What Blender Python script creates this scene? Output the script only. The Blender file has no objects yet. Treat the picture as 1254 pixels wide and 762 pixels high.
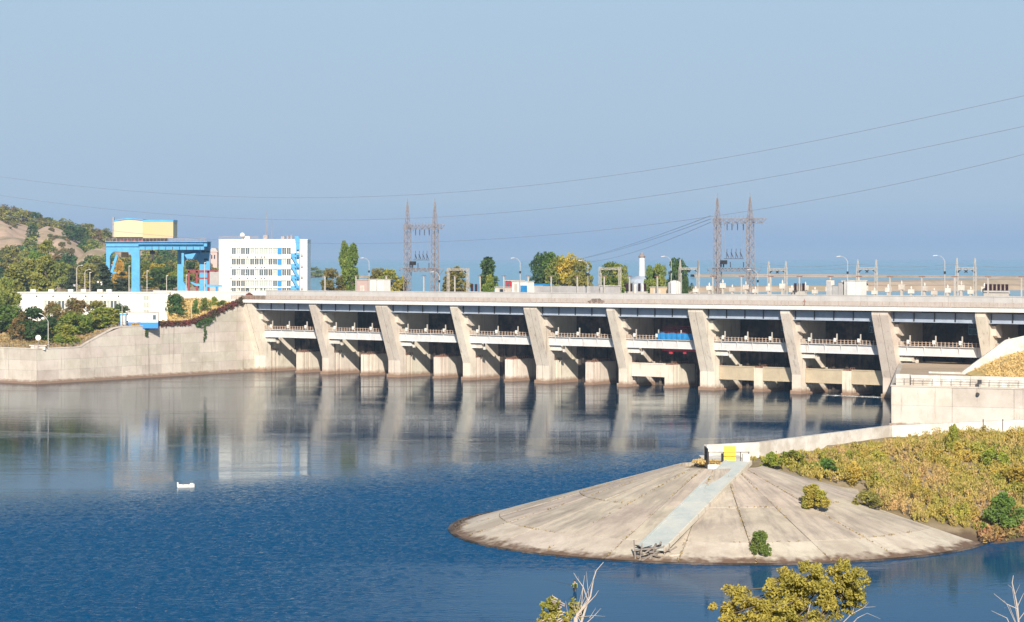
import bpy, math, random
import numpy as np
from mathutils import Vector, Matrix
R = math.radians
random.seed(7); rng = np.random.default_rng(7)
scn = bpy.context.scene
COL = scn.collection

# ---------------------------------------------------------------- camera
F = 2800.0; CZ = 34.0; HV = 316.0          # focal length in photo pixels, eye height, horizon row
cam = bpy.data.objects.new('camera', bpy.data.cameras.new('camera')); COL.objects.link(cam)
cam.data.sensor_width = 36.0; cam.data.lens = 36.0 * F / 1254.0
cam.data.shift_y = (HV - 381.0) / 1254.0
cam.location = (0, 0, CZ); cam.rotation_euler = (R(90), 0, 0)
cam.data.clip_start = 0.5; cam.data.clip_end = 90000
scn.camera = cam
# ---------------------------------------------------------------- sky and sun
EXPO = 0.5; SUN_EL = 28.5; SUN_AZ = 3.0                # azimuth: degrees to the right of straight behind the camera
tosun = Vector((math.sin(R(SUN_AZ)) * math.cos(R(SUN_EL)), -math.cos(R(SUN_AZ)) * math.cos(R(SUN_EL)), math.sin(R(SUN_EL))))
sun = bpy.data.objects.new('sun', bpy.data.lights.new('sun', 'SUN')); COL.objects.link(sun)
sun.data.energy = 5.0; sun.data.angle = R(0.5); sun.data.color = (1.0, 0.93, 0.82)
sun.rotation_euler = tosun.to_track_quat('Z', 'Y').to_euler(); sun.location = (60, -60, 200)
w = bpy.data.worlds.new('World'); scn.world = w; w.use_nodes = True
nt = w.node_tree; bg = nt.nodes['Background']
sky = nt.nodes.new('ShaderNodeTexSky'); sky.sky_type = 'NISHITA'; sky.sun_disc = False
sky.sun_elevation = R(SUN_EL); sky.sun_rotation = math.atan2(tosun.x, tosun.y)
sky.air_density = 1.0; sky.dust_density = 0.6; sky.ozone_density = 2.0
tc = nt.nodes.new('ShaderNodeTexCoord'); sx = nt.nodes.new('ShaderNodeSeparateXYZ')
nt.links.new(tc.outputs['Generated'], sx.inputs[0])
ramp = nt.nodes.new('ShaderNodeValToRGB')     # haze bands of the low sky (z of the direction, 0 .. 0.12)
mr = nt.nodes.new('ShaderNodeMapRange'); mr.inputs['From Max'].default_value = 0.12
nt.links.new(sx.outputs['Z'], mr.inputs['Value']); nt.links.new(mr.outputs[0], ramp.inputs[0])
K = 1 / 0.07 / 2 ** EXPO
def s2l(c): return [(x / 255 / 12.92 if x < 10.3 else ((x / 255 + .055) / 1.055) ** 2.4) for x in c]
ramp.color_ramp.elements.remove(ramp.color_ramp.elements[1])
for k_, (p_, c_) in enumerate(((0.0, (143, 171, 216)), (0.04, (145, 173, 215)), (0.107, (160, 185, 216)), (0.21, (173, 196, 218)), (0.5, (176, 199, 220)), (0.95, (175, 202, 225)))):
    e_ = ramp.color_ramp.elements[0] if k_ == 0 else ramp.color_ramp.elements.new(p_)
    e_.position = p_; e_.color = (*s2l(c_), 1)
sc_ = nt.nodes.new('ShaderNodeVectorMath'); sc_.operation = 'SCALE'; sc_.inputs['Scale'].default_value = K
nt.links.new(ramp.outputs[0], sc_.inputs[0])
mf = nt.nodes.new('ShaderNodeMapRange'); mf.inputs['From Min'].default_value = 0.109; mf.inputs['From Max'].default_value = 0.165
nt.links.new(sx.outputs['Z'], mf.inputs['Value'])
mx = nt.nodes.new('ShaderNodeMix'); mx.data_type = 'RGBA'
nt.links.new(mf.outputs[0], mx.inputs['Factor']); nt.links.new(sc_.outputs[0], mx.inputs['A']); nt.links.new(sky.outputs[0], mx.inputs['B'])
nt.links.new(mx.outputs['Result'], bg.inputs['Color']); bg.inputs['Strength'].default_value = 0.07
scn.view_settings.view_transform = 'Standard'; scn.view_settings.look = 'None'
scn.view_settings.exposure = EXPO; scn.view_settings.gamma = 1.0
scn.cycles.max_bounces = 6; scn.cycles.transparent_max_bounces = 8; scn.cycles.volume_bounces = 0

# ---------------------------------------------------------------- materials
def mat(name, col, rough=0.8, col2=None, nscale=0.5, col3=None, n3=0.08, bump=0.0, bscale=3.0, streak=None, metal=0.0,
        stain=None, transl=0.0, objvar=0.0, stretch=None, spec=0.3, rust=None):
    m = bpy.data.materials.new(name); m.use_nodes = True; t = m.node_tree; N = t.nodes; L = t.links
    p = N['Principled BSDF']; p.inputs['Roughness'].default_value = rough; p.inputs['Metallic'].default_value = metal
    p.inputs['Specular IOR Level'].default_value = spec
    c4 = lambda c: (c[0], c[1], c[2], 1)
    geo = N.new('ShaderNodeNewGeometry'); pos = geo.outputs['Position']
    if stretch:
        mp = N.new('ShaderNodeMapping'); mp.inputs['Scale'].default_value = stretch; L.new(pos, mp.inputs[0]); posn = mp.outputs[0]
    else: posn = pos
    cur = None
    def mixc(fac, a, b):
        x = N.new('ShaderNodeMix'); x.data_type = 'RGBA'
        if hasattr(fac, 'links'): L.new(fac, x.inputs['Factor'])
        else: x.inputs['Factor'].default_value = fac
        for s, v in (('A', a), ('B', b)):
            if hasattr(v, 'links'): L.new(v, x.inputs[s])
            else: x.inputs[s].default_value = c4(v)
        return x.outputs['Result']
    def noise(scale, lo, hi, vec=posn, detail=5):
        n = N.new('ShaderNodeTexNoise'); n.inputs['Scale'].default_value = scale; n.inputs['Detail'].default_value = detail
        n.inputs['Roughness'].default_value = 0.65
        L.new(vec, n.inputs['Vector'])
        r = N.new('ShaderNodeMapRange'); r.inputs['From Min'].default_value = lo; r.inputs['From Max'].default_value = hi
        L.new(n.outputs[0], r.inputs['Value']); return r.outputs[0]
    cur = col
    if col2: cur = mixc(noise(nscale, 0.35, 0.65), cur, col2)
    if col3: cur = mixc(noise(n3, 0.45, 0.62), cur, col3)
    if objvar:
        oi = N.new('ShaderNodeObjectInfo'); h = N.new('ShaderNodeHueSaturation')
        a = N.new('ShaderNodeMapRange'); a.inputs['To Min'].default_value = 0.5 - 0.05 * objvar; a.inputs['To Max'].default_value = 0.5 + 0.05 * objvar
        L.new(oi.outputs['Random'], a.inputs['Value']); L.new(a.outputs[0], h.inputs['Hue'])
        b = N.new('ShaderNodeMath'); b.operation = 'FRACT'; b0 = N.new('ShaderNodeMath'); b0.operation = 'MULTIPLY'; b0.inputs[1].default_value = 17.3
        L.new(oi.outputs['Random'], b0.inputs[0]); L.new(b0.outputs[0], b.inputs[0])
        c = N.new('ShaderNodeMapRange'); c.inputs['To Min'].default_value = 1 - 0.3 * objvar; c.inputs['To Max'].default_value = 1 + 0.3 * objvar
        L.new(b.outputs[0], c.inputs['Value']); L.new(c.outputs[0], h.inputs['Value'])
        if hasattr(cur, 'links'): L.new(cur, h.inputs['Color'])
        else: h.inputs['Color'].default_value = c4(cur)
        cur = h.outputs[0]
    if streak:                                  # vertical rain streaks: noise squeezed sideways
        mp = N.new('ShaderNodeMapping'); mp.inputs['Scale'].default_value = (1.1, 1.1, 0.07); L.new(pos, mp.inputs[0])
        cur = mixc(noise(0.9, streak[1], streak[1] + 0.2, mp.outputs[0], 6), cur, streak[0])
    if rust:                                    # narrow rust and lime runs
        mp = N.new('ShaderNodeMapping'); mp.inputs['Scale'].default_value = (2.6, 2.6, 0.10); mp.inputs['Location'].default_value = (31, 7, 3); L.new(pos, mp.inputs[0])
        cur = mixc(noise(1.1, rust, rust + 0.12, mp.outputs[0], 4), cur, (0.26, 0.135, 0.075))
        mp = N.new('ShaderNodeMapping'); mp.inputs['Scale'].default_value = (0.35, 0.35, 0.5); mp.inputs['Location'].default_value = (5, 17, 9); L.new(pos, mp.inputs[0])
        cur = mixc(noise(1.0, .58, .80, mp.outputs[0], 5), cur, (0.64, 0.58, 0.50))
    if stain:                                   # tide mark: dirt left by the water up to a height
        s = N.new('ShaderNodeSeparateXYZ'); L.new(pos, s.inputs[0])
        r = N.new('ShaderNodeMapRange'); r.inputs['From Min'].default_value = stain[1]; r.inputs['From Max'].default_value = stain[2]
        r.inputs['To Min'].default_value = 1; r.inputs['To Max'].default_value = 0
        n = N.new('ShaderNodeTexNoise'); n.inputs['Scale'].default_value = 0.8; L.new(pos, n.inputs['Vector'])
        ad = N.new('ShaderNodeMath'); ad.operation = 'MULTIPLY_ADD'; ad.inputs[1].default_value = -1.2
        L.new(n.outputs[0], ad.inputs[0]); L.new(s.outputs['Z'], ad.inputs[2]); L.new(ad.outputs[0], r.inputs['Value'])
        cur = mixc(r.outputs[0], cur, stain[0])
    if hasattr(cur, 'links'): L.new(cur, p.inputs['Base Color'])
    else: p.inputs['Base Color'].default_value = c4(cur)
    if bump:
        n = N.new('ShaderNodeTexNoise'); n.inputs['Scale'].default_value = bscale; n.inputs['Detail'].default_value = 4; L.new(pos, n.inputs['Vector'])
        b = N.new('ShaderNodeBump'); b.inputs['Strength'].default_value = bump; b.inputs['Distance'].default_value = 0.15
        L.new(n.outputs[0], b.inputs['Height']); L.new(b.outputs[0], p.inputs['Normal'])
    if transl:
        tr = N.new('ShaderNodeBsdfTranslucent'); ms = N.new('ShaderNodeMixShader'); ms.inputs[0].default_value = transl
        if hasattr(cur, 'links'): L.new(cur, tr.inputs['Color'])
        else: tr.inputs['Color'].default_value = c4(cur)
        L.new(p.outputs[0], ms.inputs[1]); L.new(tr.outputs[0], ms.inputs[2]); L.new(ms.outputs[0], N['Material Output'].inputs['Surface'])
    return m

M = {}
M['conc'] = mat('concrete', (0.67, 0.59, 0.49), 0.9, (0.57, 0.49, 0.395), 0.35, (0.68, 0.60, 0.50), 0.12, 0.10, 2.5, ((0.27, 0.21, 0.165), 0.56), stain=((0.28, 0.18, 0.12), 0.0, 1.0), objvar=0.3, rust=0.62)
M['conc_wall'] = mat('wall_concrete', (0.55, 0.48, 0.405), 0.9, (0.47, 0.405, 0.33), 0.3, (0.60, 0.53, 0.45), 0.1, 0.12, 2.5, ((0.27, 0.21, 0.16), 0.57), stain=((0.26, 0.17, 0.115), -0.1, .6), objvar=0.35, rust=0.64)
M['conc_slab'] = mat('slab_concrete', (0.55, 0.47, 0.37), 0.92, (0.48, 0.405, 0.315), 0.7, (0.40, 0.335, 0.265), 0.25, 0.5, 3, None, stain=((0.56, 0.475, 0.375), 0.5, 2.6), objvar=0.25)
M['conc_dark'] = mat('shade_darkened_concrete', (0.05, 0.038, 0.032), 0.95, (0.022, 0.018, 0.016), 0.3, (0.16, 0.12, 0.09), 0.2, 0.4, 2, ((0.06, 0.05, 0.045), 0.5))  # base tone darkened to carry the deep shade of the dam bays
M['white'] = mat('white_paint', (0.74, 0.72, 0.68), 0.6, (0.66, 0.63, 0.58), 0.4, bump=0.1, streak=((0.46, 0.42, 0.37), 0.63))
M['wall_white'] = mat('pale_grey_wall_paint', (0.56, 0.53, 0.50), 0.8, (0.48, 0.45, 0.42), 0.3, bump=0.1, streak=((0.34, 0.30, 0.26), 0.6))
M['white_conc'] = mat('whitewashed_concrete', (0.74, 0.70, 0.63), 0.85, (0.60, 0.555, 0.49), 0.6, (0.50, 0.44, 0.37), 0.25, 0.3, 2, ((0.40, 0.34, 0.28), 0.62))
M['beam'] = mat('white_painted_steel', (0.66, 0.64, 0.62), 0.6, (0.56, 0.54, 0.52), 0.5, streak=((0.34, 0.24, 0.18), 0.60))
M['girder'] = mat('grey_blue_steel', (0.38, 0.43, 0.50), 0.5, (0.30, 0.34, 0.41), 0.5, streak=((0.20, 0.16, 0.14), 0.66))
M['blue'] = mat('light_blue_paint', (0.10, 0.36, 0.62), 0.45, (0.08, 0.29, 0.54), 0.5, streak=((0.22, 0.33, 0.40), 0.68))
M['blue_dk'] = mat('blue_paint', (0.03, 0.22, 0.62), 0.45)
M['yellow'] = mat('cream_yellow_paint', (0.58, 0.41, 0.20), 0.55, (0.54, 0.40, 0.23), 0.4)
M['cream'] = mat('pale_cream_paint', (0.60, 0.46, 0.31), 0.55)
M['yel'] = mat('bright_yellow_paint', (0.85, 0.65, 0.06), 0.5)
M['rust'] = mat('rusty_steel', (0.20, 0.09, 0.055), 0.8, (0.30, 0.17, 0.12), 2)
M['rail'] = mat('weathered_beige_railing', (0.50, 0.38, 0.29), 0.7, (0.36, 0.25, 0.19), 1)
M['galv'] = mat('galvanised_steel', (0.36, 0.33, 0.33), 0.5, (0.26, 0.20, 0.18), 1.5, metal=0.2)
M['dark_steel'] = mat('dark_steel', (0.05, 0.045, 0.045), 0.5, metal=0.3)
M['cable'] = mat('cable_metal', (0.24, 0.26, 0.31), 0.5)
M['insul'] = mat('brown_insulator', (0.05, 0.02, 0.03), 0.3, spec=0.5)
M['post'] = mat('cream_post_concrete', (0.52, 0.48, 0.43), 0.8, (0.44, 0.40, 0.35), 1)
M['asphalt'] = mat('asphalt', (0.06, 0.06, 0.06), 0.9, (0.085, 0.08, 0.075), 0.5)
M['grey'] = mat('grey_panel_concrete', (0.44, 0.42, 0.41), 0.85, (0.36, 0.34, 0.33), 0.4, objvar=0.3)
M['glass'] = mat('window_glass', (0.10, 0.12, 0.13), 0.12, spec=0.6)
M['curtain'] = mat('pale_curtain', (0.33, 0.37, 0.33), 0.5, (0.42, 0.45, 0.40), 0.6)
M['glass_dk'] = mat('dark_window_glass', (0.03, 0.045, 0.055), 0.1, spec=0.6)
M['frame'] = mat('teal_frame', (0.22, 0.36, 0.42), 0.6)
M['gate'] = mat('sand_painted_steel', (0.50, 0.41, 0.28), 0.65, (0.42, 0.34, 0.235), 0.4, streak=((0.27, 0.19, 0.12), 0.63))
M['pink'] = mat('faded_pink_paint', (0.50, 0.34, 0.31), 0.8, (0.48, 0.38, 0.34), 0.5)
M['red'] = mat('red_paint', (0.48, 0.035, 0.05), 0.5)
M['maroon'] = mat('maroon_steel', (0.22, 0.045, 0.05), 0.6)
M['tarp'] = mat('blue_tarpaulin', (0.03, 0.24, 0.52), 0.5, (0.02, 0.17, 0.40), 1)
M['slip'] = mat('pale_blue_sheeting', (0.48, 0.51, 0.475), 0.7, (0.40, 0.44, 0.42), 0.5, (0.53, 0.53, 0.48), 0.3, 0.2, 2)
M['timber'] = mat('weathered_timber', (0.16, 0.13, 0.11), 0.9, (0.30, 0.26, 0.22), 1.5)
M['sand'] = mat('sand_ground', (0.50, 0.38, 0.27), 0.95, (0.42, 0.31, 0.22), 0.05, (0.34, 0.27, 0.17), 0.03, 0.3, 1)
M['dry'] = mat('dry_grass_ground', (0.42, 0.30, 0.14), 0.95, (0.30, 0.23, 0.10), 0.5, (0.20, 0.17, 0.07), 0.15, 0.6, 2)
M['hill'] = mat('sandy_hill_soil', (0.62, 0.45, 0.33), 0.95, (0.50, 0.35, 0.25), 0.06, (0.33, 0.26, 0.15), 0.02, 0.8, 0.12)
M['bark'] = mat('bark', (0.10, 0.075, 0.055), 0.9, (0.16, 0.13, 0.10), 4)
M['bleached'] = mat('bleached_dead_wood', (0.55, 0.47, 0.40), 0.8, (0.40, 0.33, 0.28), 6)
M['roadgrey'] = mat('pale_road', (0.36, 0.33, 0.30), 0.9)
def leafmat(name, a, b, c=None, var=0.6, sc=0.5):
    a, b = [tuple(v * 1.7 for v in q) for q in (a, b)]; c = tuple(v * 1.7 for v in c) if c else None
    return mat(name, a, 0.65, b, sc, c, 0.22, transl=0.28, objvar=var, spec=0.2)
M['lf_green'] = leafmat('green_leaves', (0.075, 0.120, 0.024), (0.12, 0.150, 0.03))
M['lf_dark'] = leafmat('dark_green_leaves', (0.035, 0.070, 0.022), (0.05, 0.085, 0.026))
M['lf_olive'] = leafmat('olive_leaves', (0.14, 0.145, 0.034), (0.19, 0.175, 0.04), (0.10, 0.12, 0.03))
M['lf_gold'] = leafmat('golden_leaves', (0.30, 0.20, 0.035), (0.22, 0.17, 0.035), (0.35, 0.20, 0.04))
M['lf_brown'] = leafmat('brown_autumn_leaves', (0.17, 0.115, 0.04), (0.12, 0.10, 0.03), (0.10, 0.11, 0.03))
M['lf_pine'] = leafmat('pine_needles', (0.030, 0.048, 0.030), (0.045, 0.058, 0.032))
M['lf_yg'] = leafmat('yellow_green_leaves', (0.17, 0.20, 0.03), (0.25, 0.22, 0.035), (0.10, 0.15, 0.025))
M['lf_red'] = leafmat('red_creeper_leaves', (0.15, 0.05, 0.035), (0.10, 0.045, 0.03), (0.06, 0.05, 0.025), 0.2)
M['lf_near'] = leafmat('near_tree_leaves', (0.22, 0.20, 0.042), (0.11, 0.13, 0.028), (0.30, 0.23, 0.05), 0.1, 11.0)
M['scrub'] = leafmat('autumn_scrub', (0.32, 0.25, 0.062), (0.20, 0.19, 0.038), (0.34, 0.225, 0.10), 0.0, 0.3)
M['straw'] = leafmat('straw_grass', (0.46, 0.34, 0.15), (0.36, 0.26, 0.10), None, 0.1, 0.4)

# ---------------------------------------------------------------- mesh helpers
class MB:
    def __init__(s): s.v = []; s.f = []
    def add(s, vs, fs):
        n = len(s.v); s.v += [tuple(v) for v in vs]; s.f += [tuple(i + n for i in f) for f in fs]
        return s
    def box(s, x0, x1, y0, y1, z0, z1):
        return s.add([(x, y, z) for z in (z0, z1) for y in (y0, y1) for x in (x0, x1)],
                     [(0, 2, 3, 1), (4, 5, 7, 6), (0, 1, 5, 4), (2, 6, 7, 3), (0, 4, 6, 2), (1, 3, 7, 5)])
    def obox(s, c, ax, ay, az):       # centre and three half-axis vectors
        c, ax, ay, az = map(Vector, (c, ax, ay, az))
        return s.add([c + ax*i + ay*j + az*k for k in (-1, 1) for j in (-1, 1) for i in (-1, 1)],
                     [(0, 2, 3, 1), (4, 5, 7, 6), (0, 1, 5, 4), (2, 6, 7, 3), (0, 4, 6, 2), (1, 3, 7, 5)])
    def bar(s, a, b, wd, ht=None):
        a, b = Vector(a), Vector(b); d = b - a
        up = Vector((0, 0, 1)) if abs(d.normalized().z) < 0.95 else Vector((1, 0, 0))
        sx = d.cross(up).normalized(); sy = sx.cross(d).normalized(); ht = ht or wd
        return s.obox((a + b) / 2, sx * wd / 2, d / 2, sy * ht / 2)
    def prism(s, prof, x0, x1, axis='x'):  # profile (y,z) pushed along x; or (x,z) along y; or (x,y) along z
        n = len(prof)
        P = {'x': lambda p, q: (q, p[0], p[1]), 'y': lambda p, q: (p[0], q, p[1]), 'z': lambda p, q: (p[0], p[1], q)}[axis]
        vs = [P(p, x0) for p in prof] + [P(p, x1) for p in prof]
        fs = [tuple(range(n))[::-1], tuple(range(n, 2*n))] + [(i, (i+1) % n, n + (i+1) % n, n + i) for i in range(n)]
        return s.add(vs, fs)
    def tube(s, pts, r, n=8, cap=True):
        pts = [Vector(p) for p in pts]; rs = r if isinstance(r, (list, tuple)) else [r] * len(pts)
        base = len(s.v); ref = None
        for i, p in enumerate(pts):
            d = (pts[min(i+1, len(pts)-1)] - pts[max(i-1, 0)]).normalized()
            if ref is None: ref = Vector((1, 0, 0)) if abs(d.x) < 0.8 else Vector((0, 1, 0))
            a = d.cross(ref).normalized(); b = d.cross(a).normalized()
            for k in range(n):
                t = 2 * math.pi * k / n
                s.v.append(tuple(p + (a * math.cos(t) + b * math.sin(t)) * rs[i]))
        for i in range(len(pts) - 1):
            for k in range(n):
                k2 = (k + 1) % n
                s.f.append((base + i*n + k, base + i*n + k2, base + (i+1)*n + k2, base + (i+1)*n + k))
        if cap:
            s.f.append(tuple(base + k for k in range(n))[::-1]); s.f.append(tuple(base + (len(pts)-1)*n + k for k in range(n)))
        return s
    def shear(s, k):
        s.v = [(x, y, z + k * x) for x, y, z in s.v]; return s
    def mesh(s, name, m, fix=True, smooth=False):
        me = bpy.data.meshes.new(name); me.from_pydata(s.v, [], s.f); me.materials.append(m)
        if fix:
            import bmesh
            b = bmesh.new(); b.from_mesh(me); bmesh.ops.recalc_face_normals(b, faces=b.faces); b.to_mesh(me); b.free()
        if smooth: me.polygons.foreach_set('use_smooth', [True] * len(me.polygons))
        me.update(); return me
    def build(s, name, m, parent=None, **k): return put(name, s.mesh(name, m, **k), parent)
def put(name, me, parent=None, loc=None, rz=None, sc=None):
    o = bpy.data.objects.new(name, me); COL.objects.link(o)
    if parent: o.parent = parent
    if loc is not None: o.location = loc
    if rz is not None: o.rotation_euler = (0, 0, rz)
    if sc is not None: o.scale = sc if hasattr(sc, '__len__') else (sc, sc, sc)
    return o
def tag(o, label=None, cat=None, group=None, kind=None):
    if label: o['label'] = label
    if cat: o['category'] = cat
    if group: o['group'] = group
    if kind: o['kind'] = kind
    return o
def thing(name, label, cat, loc=(0, 0, 0), rz=0.0, group=None):
    return tag(put(name, None, None, loc, rz), label, cat, group)
def dup(root, loc, rz=None, label=None, sc=None, name=None):
    r = root.copy(); COL.objects.link(r); r.location = loc
    if rz is not None: r.rotation_euler = (0, 0, rz)
    if sc is not None: r.scale = sc if hasattr(sc, '__len__') else (sc, sc, sc)
    if label: r['label'] = label
    for ch in list(root.children):
        c = ch.copy(); COL.objects.link(c); c.parent = r
        for g in list(ch.children):
            d = g.copy(); COL.objects.link(d); d.parent = c
    return r
def gridmesh(name, P, m, smooth=True):  # P: array (ny, nx, 3)
    ny, nx = P.shape[:2]; idx = np.arange(ny * nx).reshape(ny, nx)
    q = np.stack([idx[:-1, :-1], idx[:-1, 1:], idx[1:, 1:], idx[1:, :-1]], -1).reshape(-1, 4)
    me = bpy.data.meshes.new(name); me.from_pydata(P.reshape(-1, 3).tolist(), [], q.tolist()); me.materials.append(m)
    me.polygons.foreach_set('use_smooth', [smooth] * len(me.polygons)); me.update(); return me
def tris(name, V, m):                  # V: (n,3,3)
    n = len(V); me = bpy.data.meshes.new(name)
    me.vertices.add(n * 3); me.vertices.foreach_set('co', V.reshape(-1).astype(np.float32))
    me.loops.add(n * 3); me.loops.foreach_set('vertex_index', np.arange(n * 3, dtype=np.int32))
    me.polygons.add(n); me.polygons.foreach_set('loop_start', np.arange(0, n * 3, 3, dtype=np.int32))
    me.materials.append(m); me.update(calc_edges=True); return me
def leaves(C, size, flat=0.0, elong=1.6):
    """one triangle pair-like leaf (a triangle) at every centre"""
    n = len(C); a = rng.normal(size=(n, 3)); a[:, 2] *= (1 - flat); a /= np.linalg.norm(a, axis=1)[:, None]
    b = rng.normal(size=(n, 3)); b -= (b * a).sum(1)[:, None] * a; b /= np.linalg.norm(b, axis=1)[:, None]
    s = size * rng.uniform(0.6, 1.3, (n, 1))
    return np.stack([C + a * s * elong * .5, C - a * s * elong * .5 + b * s * .5, C - a * s * elong * .5 - b * s * .5], 1)
def smooth_noise(x, y, s, seed=0):
    r = np.random.default_rng(seed); out = np.zeros_like(x, dtype=float); amp = 1.0; tot = 0
    for o in range(4):
        for k in range(3):
            th = r.uniform(0, 2*np.pi); ph = r.uniform(0, 2*np.pi); f = s * 2**o * r.uniform(.7, 1.3)
            out += amp * np.sin((x*np.cos(th) + y*np.sin(th)) * f * 2*np.pi + ph) / 3
        tot += amp; amp *= 0.55
    return out / tot

# place helpers: photo column / row -> world
def XD(px, D): return (px - 627.0) / F * D
def ZD(v, D): return CZ - (v - HV) / F * D
def PT(px, v, D): return Vector((XD(px, D), D, ZD(v, D)))
def PZ(px, v, z): D = F * (CZ - z) / (v - HV); return Vector((XD(px, D), D, z))
ORD = ['first', 'second', 'third', 'fourth', 'fifth', 'sixth', 'seventh', 'eighth', 'ninth', 'tenth', 'eleventh', 'twelfth', 'thirteenth',
       'fourteenth', 'fifteenth', 'sixteenth', 'seventeenth', 'eighteenth', 'nineteenth', 'twentieth']
TENS = {2: ('twenty', 'twentieth'), 3: ('thirty', 'thirtieth'), 4: ('forty', 'fortieth'), 5: ('fifty', 'fiftieth'), 6: ('sixty', 'sixtieth'), 7: ('seventy', 'seventieth'), 8: ('eighty', 'eightieth')}
def nth(i):
    if i < 20: return ORD[i]
    n = i + 1; a, b = TENS[n // 10]
    return b if n % 10 == 0 else a + '-' + ORD[n % 10 - 1]

# dam frame: x along the dam to the right, y upstream, z up
TH = 37.5; ux, uy = math.cos(R(TH)), -math.sin(R(TH)); vx, vy = -uy, ux
OX, OY = -55.55, 669.0; DAMRZ = -R(TH)
def dam_s(px, y):
    k = (px - 627.0) / F
    return (k * (OY + y * vy) - (OX + y * vx)) / (ux - k * uy)
def dW(s, y, z=0.0): return Vector((OX + s*ux + y*vx, OY + s*uy + y*vy, z))
def dP(px, y, z): return dW(dam_s(px, y), y, z)
def dz(px, y, v): return ZD(v, dP(px, y, 0).y)
SL = 0.0025                      # the crest road climbs a little to the right

# ================================================================= WATER
RX, RY = (-96.0, 106.0), (205.0, 432.0)      # stretch of river close enough to show its waves: real relief
def warp_noise(x, y): return smooth_noise(x, y, .010, 77)
def wave_mask(x, y):
    """1 where the breeze ruffles the river, 0 in the sheltered calm water"""
    yy = y - .8 * x + 16 * warp_noise(x, y)
    far = np.clip((390 - yy) / 60, 0, 1)
    lee = np.maximum(np.clip((y - 238) / 16, 0, 1), np.clip((2 - x - 8 * warp_noise(y, x)) / 26, 0, 1))
    lee = np.maximum(np.clip((y - 246 - np.clip(x - 30, 0, 60) * .62 - 3 * warp_noise(x * 2, y * 2)) / 14, 0, 1), np.clip((4 - x - 10 * warp_noise(y, x)) / 34, 0, 1))
    edge = np.minimum(np.minimum(x - RX[0], RX[1] - x) / 6, np.minimum(y - RY[0], RY[1] - y) / 6)
    return far * np.clip(lee, .04, 1) * np.clip(edge, 0, 1)
def near_mask(x, y): return np.clip((402 - (y - .8 * x + 16 * warp_noise(x, y))) / 60, 0, 1)
def wave_tile(n, size, lam_lo, lam_hi, seed):
    r = np.random.default_rng(seed); f = np.fft.fftfreq(n, size / n); fx, fy = np.meshgrid(f, f); k = np.hypot(fx, fy) + 1e-9
    ang = np.abs((fx * .25 + fy * .97) / k)
    sp = np.where((k > 1/lam_hi) & (k < 1/lam_lo), k ** -2.1 * (.25 + .75 * ang ** 2), 0)
    h = np.fft.ifft2(sp * np.exp(2j * np.pi * r.random((n, n)))).real; return h / h.std()
dxy = .26
xs = np.arange(RX[0], RX[1] + .01, dxy); ys = np.arange(RY[0], RY[1] + .01, dxy); gx, gy = np.meshgrid(xs, ys)
T = wave_tile(900, 900 * dxy, .6, 1.15, 3)[:len(ys), :len(xs)]
sl_ = np.hypot(*np.gradient(T, dxy)).std()
gz = T * (0.095 / max(sl_, 1e-6)) * wave_mask(gx, gy)
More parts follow.
